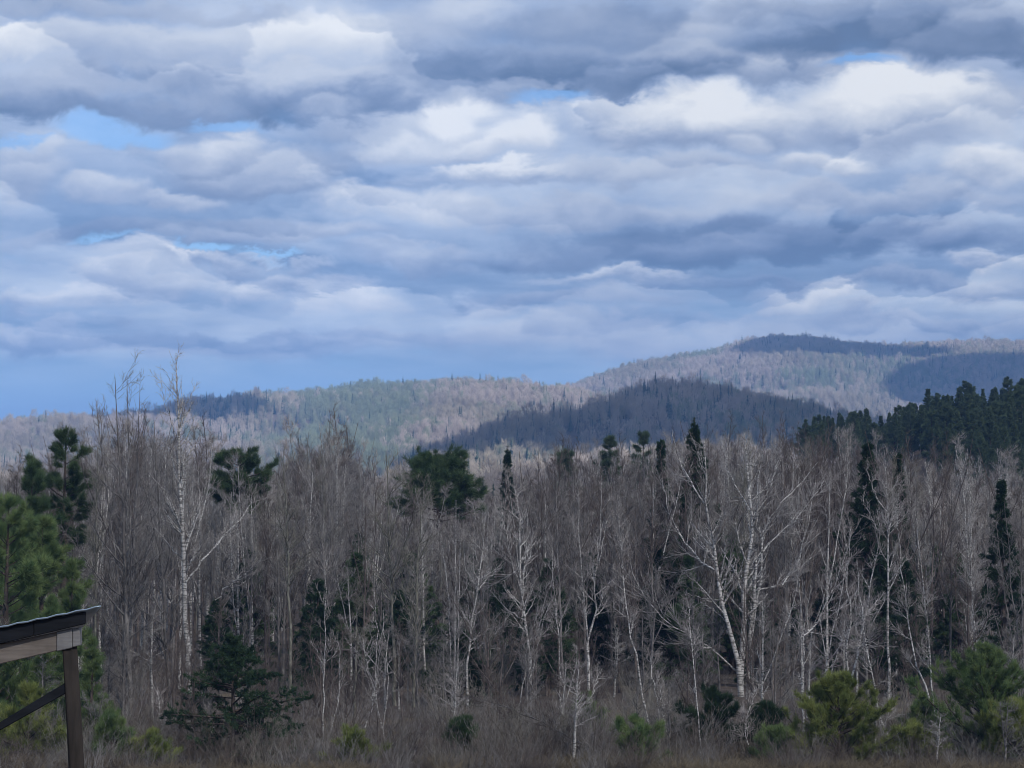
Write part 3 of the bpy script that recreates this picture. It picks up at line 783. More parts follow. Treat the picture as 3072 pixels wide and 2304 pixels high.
featured('thin bright white stem curving up beside the straight grey tree', 'birch', 124,
    [([(560, 680), (559, 640), (556, 610), (554, 580), (553, 555), (552, 530)], .045, .01)], seed=14, L1=10, L2=50, L3=260, t0=.3, l1=.16)
featured('forked white birch with two bright upper stems, right of centre', 'birch', 128,
    [([(590, 712), (589, 680), (588, 650), (587.5, 638), (594, 622), (597, 612), (595, 600), (594, 589), (597, 560), (600, 540), (601, 515), (602, 483)], .10, .013), ([(588, 640), (584, 600), (581, 560), (578, 520), (579, 495)], .06, .012), ([(597, 568), (603, 545), (607, 520)], .045, .01)],
    [([(597, 618), (602, 600), (603, 590)], .03, .01), ([(590, 706), (597, 680), (602, 668)], .025, .01)], seed=15, L1=24, L2=170, L3=900, t0=.4, l1=.17)
featured('long thin white birch sweeping left as it rises, left of the big poplar', 'birch', 112,
    [([(656, 745), (650, 728), (644, 705), (641, 690), (637, 665), (633, 643), (628, 615), (624, 586), (621, 550), (619, 510)], .07, .012)], seed=16, L1=16, L2=90, L3=420, t0=.4, l1=.12)
featured('great pale poplar with three trunks and long spreading limbs, right of centre', 'pale', 139,
    [([(741, 700), (740, 670), (735, 648), (729, 629), (720, 598), (717, 575), (716, 558), (715, 542), (708, 520), (706, 503), (705, 470), (704, 441)], .19, .03), 
     ([(741, 700), (741, 666), (743, 640), (744, 628), (744.5, 586), (747, 565), (749, 550), (753, 526), (751, 503), (748, 480), (746, 450), (744, 432)], .23, .02),
     ([(748, 690), (749, 665), (750, 635), (754, 605), (755.5, 574), (756, 560)], .14, .08), ([(752, 632), (760, 580), (763, 549), (758, 523), (757, 505), (760, 470), (764, 440)], .09, .015)],
    [([(718, 574), (700, 560), (683, 541), (670, 515), (662, 478)], .075, .016), ([(704, 503), (683, 469), (676, 450), (672, 430)], .05, .012), ([(715, 545), (722, 520), (727, 505)], .04, .01),
     ([(738, 673), (715, 651), (697, 637), (681, 630), (665, 621), (644, 598), (633, 574), (627, 550)], .06, .014),
     ([(755, 590), (770, 588), (783, 585), (794, 571), (801, 552), (806, 530), (811, 512), (816, 480)], .065, .013), ([(763, 552), (778, 535), (795, 520), (815, 495), (824, 480)], .05, .012),
     ([(762, 548), (765, 530), (780, 505), (800, 484), (818, 462)], .05, .012), ([(753, 625), (763, 610), (773, 598)], .035, .012), ([(726, 622), (712, 608), (700, 602)], .035, .012), ([(720, 600), (702, 598), (686, 594)], .03, .01),
     ([(750, 510), (738, 490), (728, 470), (722, 440)], .045, .012), ([(749, 500), (752, 470), (757, 445)], .04, .01), ([(752, 520), (768, 495), (778, 465), (782, 440)], .04, .01), ([(705, 470), (697, 450), (690, 435)], .03, .01), ([(722, 605), (728, 570), (731, 545)], .035, .012),
     ([(741, 675), (760, 668), (784, 672), (800, 680)], .03, .01)],
    seed=17, L1=70, L2=520, L3=3000, t0=.3, l1=.24, l2=.36, l3=.5)
featured('white birch forking upward from the yellow-green young pine, one limb sweeping right', 'birch', 110,
    [([(804, 735), (803, 700), (801.5, 655), (802, 620), (801, 600), (799, 578)], .075, .014), ([(803, 625), (808, 610), (811, 580)], .04, .012)],
    [([(801, 637), (812, 628), (822, 616), (829, 601), (834, 586), (846, 558), (850, 535)], .045, .012), ([(802, 640), (792, 622), (783, 612)], .02, .008)], seed=18, L1=14, L2=90, L3=450, t0=.35, l1=.18)
featured('pair of slender white birches leaning right behind the yellow-green young pine', 'birch', 114,
    [([(823, 720), (826, 663), (832, 635), (837, 612), (842, 585), (848, 560)], .06, .012), ([(826, 700), (833, 665), (841, 640), (848, 622)], .04, .01)], seed=19, L1=14, L2=80, L3=420, t0=.35, l1=.18)
featured('white birch with a wavering trunk and small fork, right of the leaning pair', 'birch', 112,
    [([(849, 735), (849, 700), (848, 672), (846, 651), (849, 625), (851, 608), (847, 589), (846, 570), (849, 551), (850, 520)], .075, .012), ([(851, 608), (857, 590), (860, 570)], .035, .01)], seed=20, L1=14, L2=80, L3=420, t0=.4, l1=.16)
featured('white birch leaning right that crosses the long slanting stem', 'birch', 110,
    [([(848, 735), (851, 690), (855, 666), (860, 640), (866, 612), (870, 590), (873, 570), (878, 552), (880, 530), (877, 510)], .075, .012)],
    [([(866, 615), (876, 605), (884, 592)], .03, .008), ([(858, 650), (868, 640), (876, 628)], .025, .008)], seed=21, L1=14, L2=90, L3=450, t0=.4, l1=.14)
featured('long white stem slanting up to the left in front of the birches at right', 'birch', 100,
    [([(895, 767), (890, 745), (882, 720), (877, 700), (874, 685), (868, 651), (862, 623), (859, 589), (857, 560)], .06, .011)],
    [([(874, 685), (884, 681), (892, 676)], .015, .006), ([(873, 682), (865, 684), (861, 684)], .012, .006), ([(892, 757), (880, 738), (863, 716)], .02, .008)], seed=22, L1=10, L2=50, L3=240, t0=.3, l1=.1)
featured('grey tree with a forked crown in front of the tall dark spruce at right', 'pale', 134,
    [([(889, 690), (888, 640), (888, 574), (888, 540), (887, 503), (885, 475), (884, 450)], .11, .014), ([(888, 513), (878, 500), (870, 480), (866, 460)], .05, .012)],
    [([(888, 530), (897, 505), (902, 480)], .03, .01), ([(880, 535), (870, 515), (863, 500)], .03, .01)], seed=23, L1=26, L2=170, L3=900, t0=.45, l1=.2)
featured('two pale stems rising from one foot and leaning left, near the right edge', 'pale', 106,
    [([(936, 748), (933, 720), (930, 700), (917, 666), (908, 628), (903, 581), (899, 543), (897, 510)], .075, .012), ([(937, 740), (935, 715), (931, 666), (928, 628), (923, 581), (917, 535), (913, 503)], .06, .012)], seed=24, L1=22, L2=130, L3=650, t0=.35, l1=.14)
featured('slim pale tree standing behind the young pine at the right edge', 'pale', 130,
    [([(977, 690), (976, 640), (973, 605), (971, 574), (970, 545), (968, 520)], .07, .012)], seed=25, L1=22, L2=140, L3=750, t0=.35, l1=.22)
featured('fan of many thin grey stems at the right edge above the young pine', 'grey', 124,
    [([(1018, 700), (1012, 640), (1005, 600), (1000, 560), (996, 520)], .07, .012), ([(1020, 700), (1018, 640), (1012, 590), (1009, 540), (1004, 500)], .07, .012), ([(1022, 700), (1024, 640), (1022, 590), (1020, 530), (1022, 480)], .07, .012), ([(1016, 690), (1003, 640), (990, 600), (984, 570)], .06, .01)], seed=26, L1=34, L2=220, L3=1200, t0=.25, l1=.2)
featured('thin white crooked stem beside the dark young pines below the great poplar', 'birch', 101,
    [([(702, 757), (699, 730), (697, 705), (695, 680), (693, 659), (690, 626), (690, 600)], .042, .01)], seed=27, L1=8, L2=40, L3=200, t0=.4, l1=.12)
featured('thin dead white stem standing in the dark spruce at lower left', 'birch', 101,
    [([(213, 762), (212.5, 745), (212, 730), (208, 700)], .035, .012)], seed=28, L1=8, L2=40, L3=240, t0=.5, l1=.3)
featured('thin white sapling close to the ground, between lean-to and dark spruce', 'birch', 104,
    [([(164, 752), (162, 730), (160, 712), (157, 690)], .035, .01)], seed=29, L1=8, L2=40, L3=200, t0=.4, l1=.25)
featured('thin white sapling with a bent foot just below the great poplar', 'birch', 100,
    [([(751, 760), (748, 742), (744, 728), (750, 708), (756, 690)], .035, .01)], seed=30, L1=8, L2=40, L3=200, t0=.4, l1=.22)
featured('slim tan stem left of the long white sweeping birch', 'birch', 110,
    [([(664, 740), (659, 715), (655, 690), (650, 655)], .05, .012), ([(668, 745), (663, 712), (660, 690)], .04, .012)], seed=31, L1=10, L2=60, L3=300, t0=.4, l1=.25)

# toppled birch lying across the brush
r = np.random.default_rng(404)
fo = at(628, 767, 98.5); fo[2] = float(ground(fo[0], 98.5))
fb = tag(empty('fallen_birch', fo), 'toppled thin birch slanting across the brush at bottom centre', 'fallen tree')
pl = [(628, 766), (600, 752), (575, 741), (550, 726), (520, 712), (490, 702), (466, 696)]
q = np.array([at(px, py, 98.5 + k * .6) for k, (px, py) in enumerate(pl)]) - fo
qq, rr = resample(q, np.linspace(.055, .014, len(q)), 16)
qq[1:-1] += r.normal(0, .04, (14, 3))
a = Acc(); a.add(tubes(qq[None], rr[None], 7)); obj('trunk', a.mesh('trunk', [M_bark['grey']], True), fb)
a = Acc(); crown_of(r, qq[None], rr[None], a, 40, 260, 1100, .12, 40, .5, .22, .45, .5)
obj('crown', a.mesh('crown', [M_twig['grey'], M_twig['brush']]), fb)

# ------------------------------------------------------------------ conifers
def place_conifer(label, px, top, Y, wpx, kind, needle, seed, c0=.12, dens=1.0, tuft=.34, nw=.05, group=None, name='conifer', cat='tree'):
    p = at(px, top, Y); zg = float(ground(p[0], Y)); H = p[2] - zg
    w_, f_ = conifer(seed, H, wpx / 2 / F * Y, kind, c0, dens, tuft, nw)
    root = tag(empty(name, (p[0], Y, zg - .05)), label, cat, group)
    obj('trunk', w_.mesh('trunk', [M_bark['conifer']], True), root)
    obj('crown', f_.mesh('crown', [M_needle[needle], M_bark['conifer']]), root)
    return root
def crown_base(px, top, bot, Y):
    p, q = at(px, top, Y), at(px, bot, Y); zg = float(ground(p[0], Y))
    return max(.03, (q[2] - zg) / (p[2] - zg))
for a in (
    ('open-crowned white pine rising above the bare trees at far left', 66, 430, 150, 76, 'pine', 'pine', 51, crown_base(66, 418, 540, 150), .75, .5, .05, 'white_pine'),
    ('dark pine at far left, below and left of the open-crowned pine', 32, 458, 142, 74, 'pine', 'pine', 52, .35, .9, .5, .05, 'white_pine'),
    ('large green pine at the left edge behind the lean-to roof', 8, 500, 112, 150, 'pine', 'mid', 53, .10, 1.5, .42, .045, 'white_pine'),
    ('olive pine sapling between lean-to post and grey tree', 92, 640, 104, 62, 'young', 'mid', 54, .05, 1.4, .30, .035, 'young_pine'),
    ('lone dark pine with a side bough, right of the tallest poplar', 241, 452, 172, 84, 'pine', 'pine', 55, crown_base(241, 437, 500, 172), .62, .55, .06, 'white_pine'),
    ('broad bushy green pine rising above the wood left of centre', 437, 460, 186, 104, 'dome', 'pine', 56, crown_base(437, 441, 508, 186), 2.2, .55, .05, 'white_pine'),
    ('small narrow spruce top above the wood just right of the broad pine', 507, 447, 190, 36, 'spruce', 'spruce', 57, .3, 1.0, .4, .06, 'spruce'),
    ('small round-topped pine above the wood, leftmost of three at centre right', 566, 450, 262, 34, 'pine', 'rise', 58, .5, .8, .6, .07, 'white_pine'),
    ('round-topped pine above the wood, middle of three at centre right', 609, 438, 268, 38, 'pine', 'rise', 59, .5, .8, .6, .07, 'white_pine'),
    ('round-topped pine above the wood, rightmost of three beside the great poplar', 643, 434, 272, 38, 'pine', 'rise', 60, .5, .8, .6, .07, 'white_pine'),
    ('narrow dark spruce behind the left limb of the great poplar', 662, 440, 168, 46, 'spruce', 'dark', 61, .2, 1.2, .4, .055, 'spruce'),
    ('pointed dark spruce behind the left trunk of the great poplar', 697, 418, 162, 74, 'spruce', 'dark', 62, .2, 1.4, .42, .055, 'spruce'),
    ('tall dark spruce behind the forked grey tree at right', 866, 443, 152, 92, 'spruce', 'dark', 63, .25, 1.5, .42, .055, 'spruce'),
    ('slim spruce just right of the tall dark spruce', 898, 454, 158, 40, 'spruce', 'dark', 64, .35, 1.0, .4, .055, 'spruce'),
    ('dark slender conifer near the right edge', 1002, 480, 142, 56, 'spruce', 'dark', 65, .2, 1.2, .4, .055, 'spruce'),
    ('broad dark green spruce in the thicket at lower left', 234, 636, 101, 150, 'spruce', 'dark', 66, .04, 1.7, .34, .04, 'spruce'),
    ('small dark conifer under the pale leaning birch', 462, 632, 133, 70, 'spruce', 'dark', 67, .05, 1.2, .4, .05, 'spruce'),
    ('dark hemlock hidden behind the brightest birch', 548, 560, 140, 66, 'spruce', 'dark', 68, .05, 1.2, .42, .05, 'spruce'),
    ('dark hemlock between great poplar and forked birch', 676, 560, 150, 70, 'spruce', 'dark', 69, .05, 1.2, .42, .05, 'spruce'),
    ('dark low hemlock behind the slim olive-grey tree', 318, 580, 140, 60, 'spruce', 'dark', 70, .05, 1.1, .42, .05, 'spruce'),
    ('dark hemlock behind the birches at right', 905, 560, 138, 60, 'spruce', 'dark', 71, .05, 1.1, .42, .05, 'spruce'),
    ('dark hemlock behind the grey-green trunk left of centre', 400, 590, 146, 60, 'spruce', 'dark', 72, .05, 1.1, .42, .05, 'spruce'),
    ('yellow-green bushy young pine at lower right, nearest the grass', 838, 682, 98.6, 150, 'young', 'yellow', 73, .02, 2.4, .28, .034, 'young_pine'),
    ('green young pine at the lower right edge', 986, 652, 100, 165, 'young', 'mid', 74, .02, 2.4, .28, .034, 'young_pine'),
    ('olive young pine at the right edge in front of its larger neighbour', 1014, 706, 98, 110, 'young', 'yellow', 75, .03, 1.6, .28, .034, 'young_pine'),
    ('dim green young pine between the two bright young pines', 925, 705, 106, 80, 'young', 'mid', 76, .03, 1.5, .3, .036, 'young_pine'),
    ('dark young pine left of the yellow-green young pine', 712, 690, 104, 90, 'young', 'dark', 77, .03, 1.0, .3, .036, 'young_pine'),
    ('dark young pine under the great poplar', 765, 705, 103, 70, 'young', 'dark', 78, .03, .9, .3, .036, 'young_pine'),
    ('faint green young pine right of the brightest birch', 585, 700, 110, 74, 'young', 'mid', 79, .03, 1.2, .3, .036, 'young_pine'),
    ('tiny yellow-green pine seedling at the bottom, left of centre', 354, 734, 97.5, 76, 'young', 'yellow', 80, .03, .7, .26, .03, 'young_pine'),
    ('yellow-green low pine below the lean-to roof', 28, 690, 100, 110, 'young', 'yellow', 81, .03, 1.6, .28, .034, 'young_pine'),
    ('green low pine right of the lean-to post', 112, 715, 99, 70, 'young', 'mid', 82, .03, 1.4, .28, .034, 'young_pine'),
    ('soft green pine between the left edge and the dark pine above it', 44, 520, 118, 110, 'pine', 'mid', 84, .05, 1.5, .42, .045, 'white_pine'),
    ('green pine at the left edge showing just below the lean-to brace', -6, 640, 104, 120, 'young', 'mid', 85, .03, 1.8, .32, .036, 'young_pine'),
    ('green pine filling the left edge behind the large pine', -14, 492, 124, 130, 'pine', 'mid', 86, .08, 1.5, .45, .05, 'white_pine'),
    ('green pine directly above the end of the lean-to roof', 72, 562, 113, 84, 'young', 'mid', 87, .05, 1.3, .36, .04, 'young_pine'),
    ('yellow-green pine seedling between the yellow-green young pine and the right edge pine', 912, 728, 98.2, 74, 'young', 'yellow', 88, .03, 1.0, .26, .03, 'young_pine'),
    ('loose green pine seedling under the long white sweeping birch', 640, 722, 99, 84, 'young', 'mid', 89, .03, .8, .28, .032, 'young_pine'),
    ('olive pine seedling at the bottom between lean-to post and dark spruce', 152, 736, 98, 74, 'young', 'yellow', 90, .03, .9, .26, .03, 'young_pine'),
    ('green pine seedling at the bottom below the leaning pale birch', 462, 722, 101, 64, 'young', 'pine', 91, .03, 1.3, .28, .032, 'young_pine'),
    ('olive pine seedling at the bottom just left of the yellow-green young pine', 776, 734, 98, 80, 'young', 'mid', 92, .03, .9, .26, .03, 'young_pine'),
    ('dark green pine under the lean-to roof line', 52, 600, 108, 100, 'young', 'mid', 83, .05, 1.8, .34, .038, 'young_pine')):
    place_conifer(*a[:12], name=a[12])

# pines on the rise at right: five masters, copied
masters = []
for k in range(5):
    kd = ('pine', 'spruce', 'pine', 'spruce', 'spruce')[k]
    w_, f_ = conifer(300 + k, 16, (3.2, 2.8, 3.8, 3.6, 3.0)[k], kd, .15, 1.2, .7, .10)
    masters.append((w_.mesh('trunk', [M_bark['conifer']], True), f_.mesh('crown', [M_needle['rise'], M_bark['conifer']])))
def copy_pair(name, pair, loc, rz, s, label, cat, group):
    root = tag(empty(name, loc, rz), label, cat, group)
    root.scale = s
    obj('trunk', pair[0], root); obj('crown', pair[1], root)
    return root
rr_ = np.random.default_rng(21)
prof = np.array(RIDGES[3][4], float)
k = 0
for row in range(9):
    for px in np.arange(812 - 2 * row, 1050, 9.5):
        px += rr_.uniform(-4.5, 4.5)
        Y = 440 - row * 15 + rr_.uniform(-6, 6)
        if row > 2 and px < 900 + 9 * row: continue
        x_ = (px - 512) / F * Y; zg = float(ground(x_, Y))
        topy = np.interp(px, prof[:, 0], prof[:, 1]) + rr_.uniform(-5, 9) + row * 5
        H = np.clip(at(px, topy, Y)[2] - zg, 5.5, 13) if row < 3 else rr_.uniform(7, 11)
        s = H / 16
        copy_pair('pine_tree', masters[rr_.integers(0, 5)], (x_, Y, zg - .1), rr_.uniform(0, 6.28), (s * rr_.uniform(.9, 1.25), s * rr_.uniform(.9, 1.25), s), 'dark pine %s of the rise at upper right, %s' % (('on the crest', 'just below the crest', 'on the upper flank', 'on the middle flank', 'on the lower flank', 'at the foot')[row * 2 // 3], 'towards its left end' if px < 860 else ('in its middle' if px < 940 else 'beside the right edge')), 'tree', 'dark pines on the rise, %s %d' % ('left' if px < 860 else ('middle' if px < 940 else 'right'), row * 2 // 3 + 1)); k += 1
print('rise pines', k)

# low dark hemlocks added to darken the gaps deep in the wood
hm = []
for k in range(4):
    w_, f_ = conifer(340 + k, 8, (1.9, 1.6, 2.2, 1.8)[k], 'spruce', .06, 1.0, .42, .055)
    hm.append((w_.mesh('trunk', [M_bark['conifer']], True), f_.mesh('crown', [M_needle['pine' if k % 2 else 'dark'], M_bark['conifer']])))
rh = np.random.default_rng(66)
HZ = ('right of the tallest poplar', 'below the broad pine', 'left of the brightest birch', 'right of the brightest birch', 'left of the great poplar', 'right of the great poplar', 'near the right edge')
k = 0
while k < 58:
    Y = rh.uniform(146, 188); px = rh.uniform(190, 1040); x_ = (px - 512) / F * Y
    dens_ = .25 + 1.1 * math.exp(-((px - 500) / 90) ** 2) + .8 * math.exp(-((px - 690) / 60) ** 2) + .7 * math.exp(-((px - 900) / 90) ** 2) + .5 * math.exp(-((px - 340) / 60) ** 2)
    if rh.uniform(0, 1.2) > dens_: continue
    s_ = rh.uniform(.55, 1.25)
    copy_pair('hemlock', hm[rh.integers(0, 4)], (x_, Y, float(ground(x_, Y)) - .1), rh.uniform(0, 6.28), (s_ * rh.uniform(.8, 1.3), s_ * rh.uniform(.8, 1.3), s_), 'low dark hemlock added to darken the gaps among bare trunks %s, %s' % (HZ[int(np.searchsorted((330, 437, 525, 650, 745, 866), px))], 'farther in' if Y > 168 else 'nearer the edge'), 'tree', 'hemlocks added as darkness inside the wood, %d%s' % (int(np.searchsorted((330, 437, 525, 650, 745, 866), px)), ' far' if Y > 168 else ' near'))
    k += 1

# ------------------------------------------------------------------ the crowd of bare trees: masters, then copies
def bare_master(seed, H, sp, lean, L1, L2, L3, t0, l1, up1, a1=40, fork=0):
    r = np.random.default_rng(seed)
    K = 10
    z = np.linspace(0, H, K); t = z / H
    px_ = lean * t ** 1.5 * H + np.cumsum(r.normal(0, .010 * H / 3, K)); py_ = np.cumsum(r.normal(0, .010 * H / 3, K))
    px_ -= px_[0]; py_ -= py_[0]
    P = np.stack([px_, py_, z], -1)[None]; Rr = np.linspace(.0078 * H + .012, .013, K)[None]
    if fork:
        A, Ar = grow(r, P, Rr, fork, .22, .5, .8, 18, .55, K, .05, .7, .3)
        P = np.concatenate([P, A]); Rr = np.concatenate([Rr, Ar])
    w_ = Acc(); w_.add(tubes(P, Rr, 6))
    a = Acc(); crown_of(r, P, Rr, a, L1, L2, L3, t0, a1, up1, l1)
    return w_.mesh('trunk', [M_bark[sp]], True), a.mesh('crown', [M_bark[sp], M_twig[sp]])
BM = []
for s_, sp, lean, L1, L2, L3, t0, l1, up1, a1, fork in (
    (500, 'grey', .02, 30, 190, 1000, .30, .26, .6, 40, 0), (501, 'grey', -.04, 34, 210, 1100, .25, .24, .7, 36, 1), (502, 'brown', .03, 34, 210, 1200, .30, .22, .9, 30, 2),
    (503, 'brown', -.02, 34, 220, 1200, .28, .24, .8, 32, 1), (504, 'grey', .05, 28, 190, 1000, .40, .22, .8, 34, 2), (505, 'green', 0.0, 30, 190, 1000, .35, .22, .8, 34, 0),
    (506, 'birch', .04, 24, 150, 800, .40, .20, .7, 36, 0), (507, 'birch', -.06, 24, 150, 800, .38, .20, .8, 34, 1), (508, 'brown', .0, 36, 230, 1250, .22, .24, .9, 28, 3), (509, 'pale', .02, 24, 170, 900, .40, .24, .6, 42, 1)):
    BM.append((sp,) + bare_master(s_, 13.0, sp, lean, L1, L2, L3, t0, l1, up1, a1, fork))
CANOPY = np.array([(-200, 470), (0, 475), (40, 470), (100, 432), (150, 420), (200, 440), (230, 470), (270, 472), (300, 440), (345, 425), (365, 470), (400, 492), (480, 494), (530, 478), (560, 455), (600, 448), (640, 456), (690, 446), (740, 436), (790, 436), (850, 436), (900, 444), (950, 455), (1024, 462), (1250, 460)], float)
rb = np.random.default_rng(900)
spots = []
cell = 3.3
for gy_ in np.arange(97.5, 420, cell):
    half = .285 * gy_ + 3
    for gx_ in np.arange(-half, half, cell):
        spots.append((gx_ + rb.uniform(-1.4, 1.4), gy_ + rb.uniform(-1.5, 1.5)))
    cell = 3.3 if gy_ < 150 else (4.4 if gy_ < 230 else 6.5)
spots = np.array(spots)
pick_w = {'grey': 1.0, 'brown': .75, 'green': .7, 'birch': .8, 'pale': .8}
LBL = {'grey': 'slender grey leafless tree in the wood %s, %s', 'brown': 'brown twiggy leafless tree in the wood %s, %s', 'green': 'olive-grey leafless tree in the wood %s, %s',
       'birch': 'thin whitish leafless tree in the wood %s, %s', 'pale': 'pale grey leafless tree in the wood %s, %s'}
GRP = {'grey': 'grey bare trees', 'brown': 'brown bare trees', 'green': 'olive bare trees', 'birch': 'thin whitish trees', 'pale': 'pale grey trees'}
ZONES = ('left of the tallest poplar', 'right of the tallest poplar', 'below the broad pine', 'left of the brightest birch', 'right of the brightest birch', 'left of the great poplar', 'right of the great poplar', 'near the right edge')
order = np.argsort(spots[:, 1])
stuff_pts, stuff_idx, stuff_s, stuff_r = [], [], [], []
n_ind = 0
bare_coll = bpy.data.collections.new("bare_tree_masters")
for j, (sp, tm, cm) in enumerate(BM):
    # whole tree as one mesh for the mass behind
    a = Acc()
    parts = []
    for me_, off in ((tm, 0), (cm, 1)):
        V = np.zeros(len(me_.vertices) * 3, np.float32); me_.vertices.foreach_get('co', V)
        L_ = np.zeros(len(me_.loops), np.int32); me_.loops.foreach_get('vertex_index', L_)
        mi = np.zeros(len(me_.polygons), np.int32); me_.polygons.foreach_get('material_index', mi)
        parts.append((V.reshape(-1, 3), L_.reshape(-1, 3), mi))
    V = np.concatenate([parts[0][0], parts[1][0]]); Tn = np.concatenate([parts[0][1], parts[1][1] + len(parts[0][0])])
    o = bpy.data.objects.new('m_%02d' % j, mesh_from('whole_tree', V, Tn, [M_bark[sp], M_twig[sp]], np.concatenate([parts[0][2], parts[1][2]])))
    bare_coll.objects.link(o)
wts = np.array([pick_w[sp] for sp, _, _ in BM]); wts /= wts.sum()
for i in order:
    x_, Y = spots[i]
    zg = float(ground(x_, Y)); px = 512 + x_ / Y * F
    cy = np.interp(px, CANOPY[:, 0], CANOPY[:, 1]) + rb.uniform(-4, 34) + (10 if Y < 118 else 0)
    H = at(px, cy, Y)[2] - zg
    if Y < 144:
        if rb.uniform() > .4: continue
        H *= rb.uniform(.28, .60) if Y > 103 else rb.uniform(.14, .42)
    else: H *= .93
    H = float(np.clip(H, 2.0 if Y < 144 else 5, 19.5))
    if Y > 320 and px > 740: continue
    w2 = wts.copy()
    if fbm2(np.array(x_), np.array(Y), 31, 60, 2) > .1: w2 = w2 * np.array([1, 1, 2, 2, 1, .5, .4, .4, 2, .5]); w2 /= w2.sum()
    j = rb.choice(len(BM), p=w2)
    s = H / 13.0; sx_ = (s * .55 + .45) * rb.uniform(.85, 1.15)
    if n_ind < 290:
        sp, tm, cm = BM[j]
        zn = ZONES[int(np.searchsorted((178, 330, 437, 525, 650, 745, 866), px))]
        nr = 'in its front rows' if Y < 128 else ('in its middle rows' if Y < 152 else 'in its back rows')
        copy_pair('bare_tree', (tm, cm), (x_, Y, zg - .1), rb.uniform(0, 6.28), (sx_, sx_, s), LBL[sp] % (zn, nr), 'tree', '%s %s, %s' % (GRP[sp], zn, nr)); n_ind += 1
    else:
        stuff_pts.append((x_, Y, zg - .1)); stuff_idx.append(j); stuff_s.append((sx_, sx_, s)); stuff_r.append(rb.uniform(0, 6.28))
scatter('bare_wood', bare_coll, stuff_pts, stuff_idx, stuff_s, stuff_r, 'deeper rows of the leafless wood, tangled grey and brown crowns', 'woods')
print('bare', n_ind, len(stuff_pts))

# ------------------------------------------------------------------ brush and dead grass at the forest edge
def brush_master(seed, sp):
    r = np.random.default_rng(seed)
    n = 26
    az = r.uniform(0, 6.283, n); q = np.sqrt(r.uniform(0, 1, n)) * .5
    P = np.zeros((n, 5, 3)); P[:, 0] = np.stack([np.cos(az) * q, np.sin(az) * q, np.full(n, -.1)], -1)
    dv = norm(np.stack([np.cos(az) * .45, np.sin(az) * .45, np.ones(n)], -1) + r.normal(0, .22, (n, 3)))
    L = r.uniform(1.0, 2.8, n)
    for k in range(1, 5):
        P[:, k] = P[:, k - 1] + dv * (L / 4)[:, None]
        dv = norm(dv + r.normal(0, .10, (n, 3)))
    Rr = np.full((n, 1), .011) * np.linspace(1, .4, 5)[None]
    a = Acc(); a.add(tubes(P, Rr, 3), 0)
    S, Sr = grow(r, P, Rr, 110, .25, 1, .35, 32, .4, 3, .1, .7, .4, .2, .006)
    a.add(tubes(S[:, :2], Sr[:, :2], 3), 0); a.add(cones(S[:, 1], S[:, 2], Sr[:, 1]), 0)
    D, Dr = grow(r, S, Sr, 260, .2, 1, .6, 34, .3, 2, .1, .8, .3, .15, .005)
    a.add(cones(D[:, 0], D[:, 1], Dr[:, 0]), 0)
    return a.mesh('brush', [M_twig[sp]])
brush_coll = bpy.data.collections.new("brush_masters")
PROTO_C = brush_coll
for k, sp in enumerate(('brush', 'brown', 'grey', 'grey', 'green', 'brush')): proto('b_%d' % k, brush_master(700 + k, sp))
nb = 940
yb = np.concatenate([rb.uniform(93.5, 98.5, 240), rb.uniform(98.5, 104, 320), rb.uniform(102, 118, 200), rb.uniform(118, 165, nb - 760)]); xb = rb.uniform(-.27, .27, nb) * yb
sb = rb.uniform(.6, 1.35, nb) * np.where(yb < 98.5, .62, np.where(yb < 104, .85, 1.0))
scatter('brush', brush_coll, np.stack([xb, yb, ground(xb, yb)], -1), rb.integers(0, 6, nb), np.stack([sb, sb, sb * rb.uniform(.7, 1.2, nb)], -1), rb.uniform(0, 6.28, nb), 'tangled leafless brush along the foot of the wood', 'brush')
M_grass = leafmat('dead_grass', (.19, .155, .105), (.31, .26, .18), .5, .6, .3)
def grass_master(seed):
    r = np.random.default_rng(seed); n = 60
    az = r.uniform(0, 6.283, n); q = np.sqrt(r.uniform(0, 1, n)) * .28
    p = np.stack([np.cos(az) * q, np.sin(az) * q, np.full(n, -.03)], -1)
    dv = norm(np.stack([np.cos(az) * .5, np.sin(az) * .5, np.ones(n)], -1) + r.normal(0, .3, (n, 3)))
    L = r.uniform(.3, .85, n)[:, None]
    m_ = p + dv * L * .6; e = m_ + norm(dv + np.array((0, 0, -.7)) + r.normal(0, .3, (n, 3))) * L * .5
    a = Acc(); a.add(tubes(np.stack([p, m_], 1), np.full((n, 2), .008), 3)); a.add(cones(m_, e, np.full(n, .008)))
    return a.mesh('grass', [M_grass])
grass_coll = bpy.data.collections.new("grass_masters")
PROTO_C = grass_coll
for k in range(3): proto('g_%d' % k, grass_master(800 + k))
ng = 5200
yg = 92 + 18 * rb.uniform(0, 1, ng) ** 1.3; xg = rb.uniform(-.28, .28, ng) * yg
keep = (fbm2(xg, yg, 55, 9, 3) + .9 * (xg > 6) > .12)
xg, yg = xg[keep], yg[keep]; sg = rb.uniform(.6, 1.3, len(xg))
scatter('dead_grass', grass_coll, np.stack([xg, yg, ground(xg, yg)], -1), rb.integers(0, 3, len(xg)), np.stack([sg, sg, sg], -1), rb.uniform(0, 6.28, len(xg)), 'straw-coloured dead grass at the edge of the clearing', 'grass')

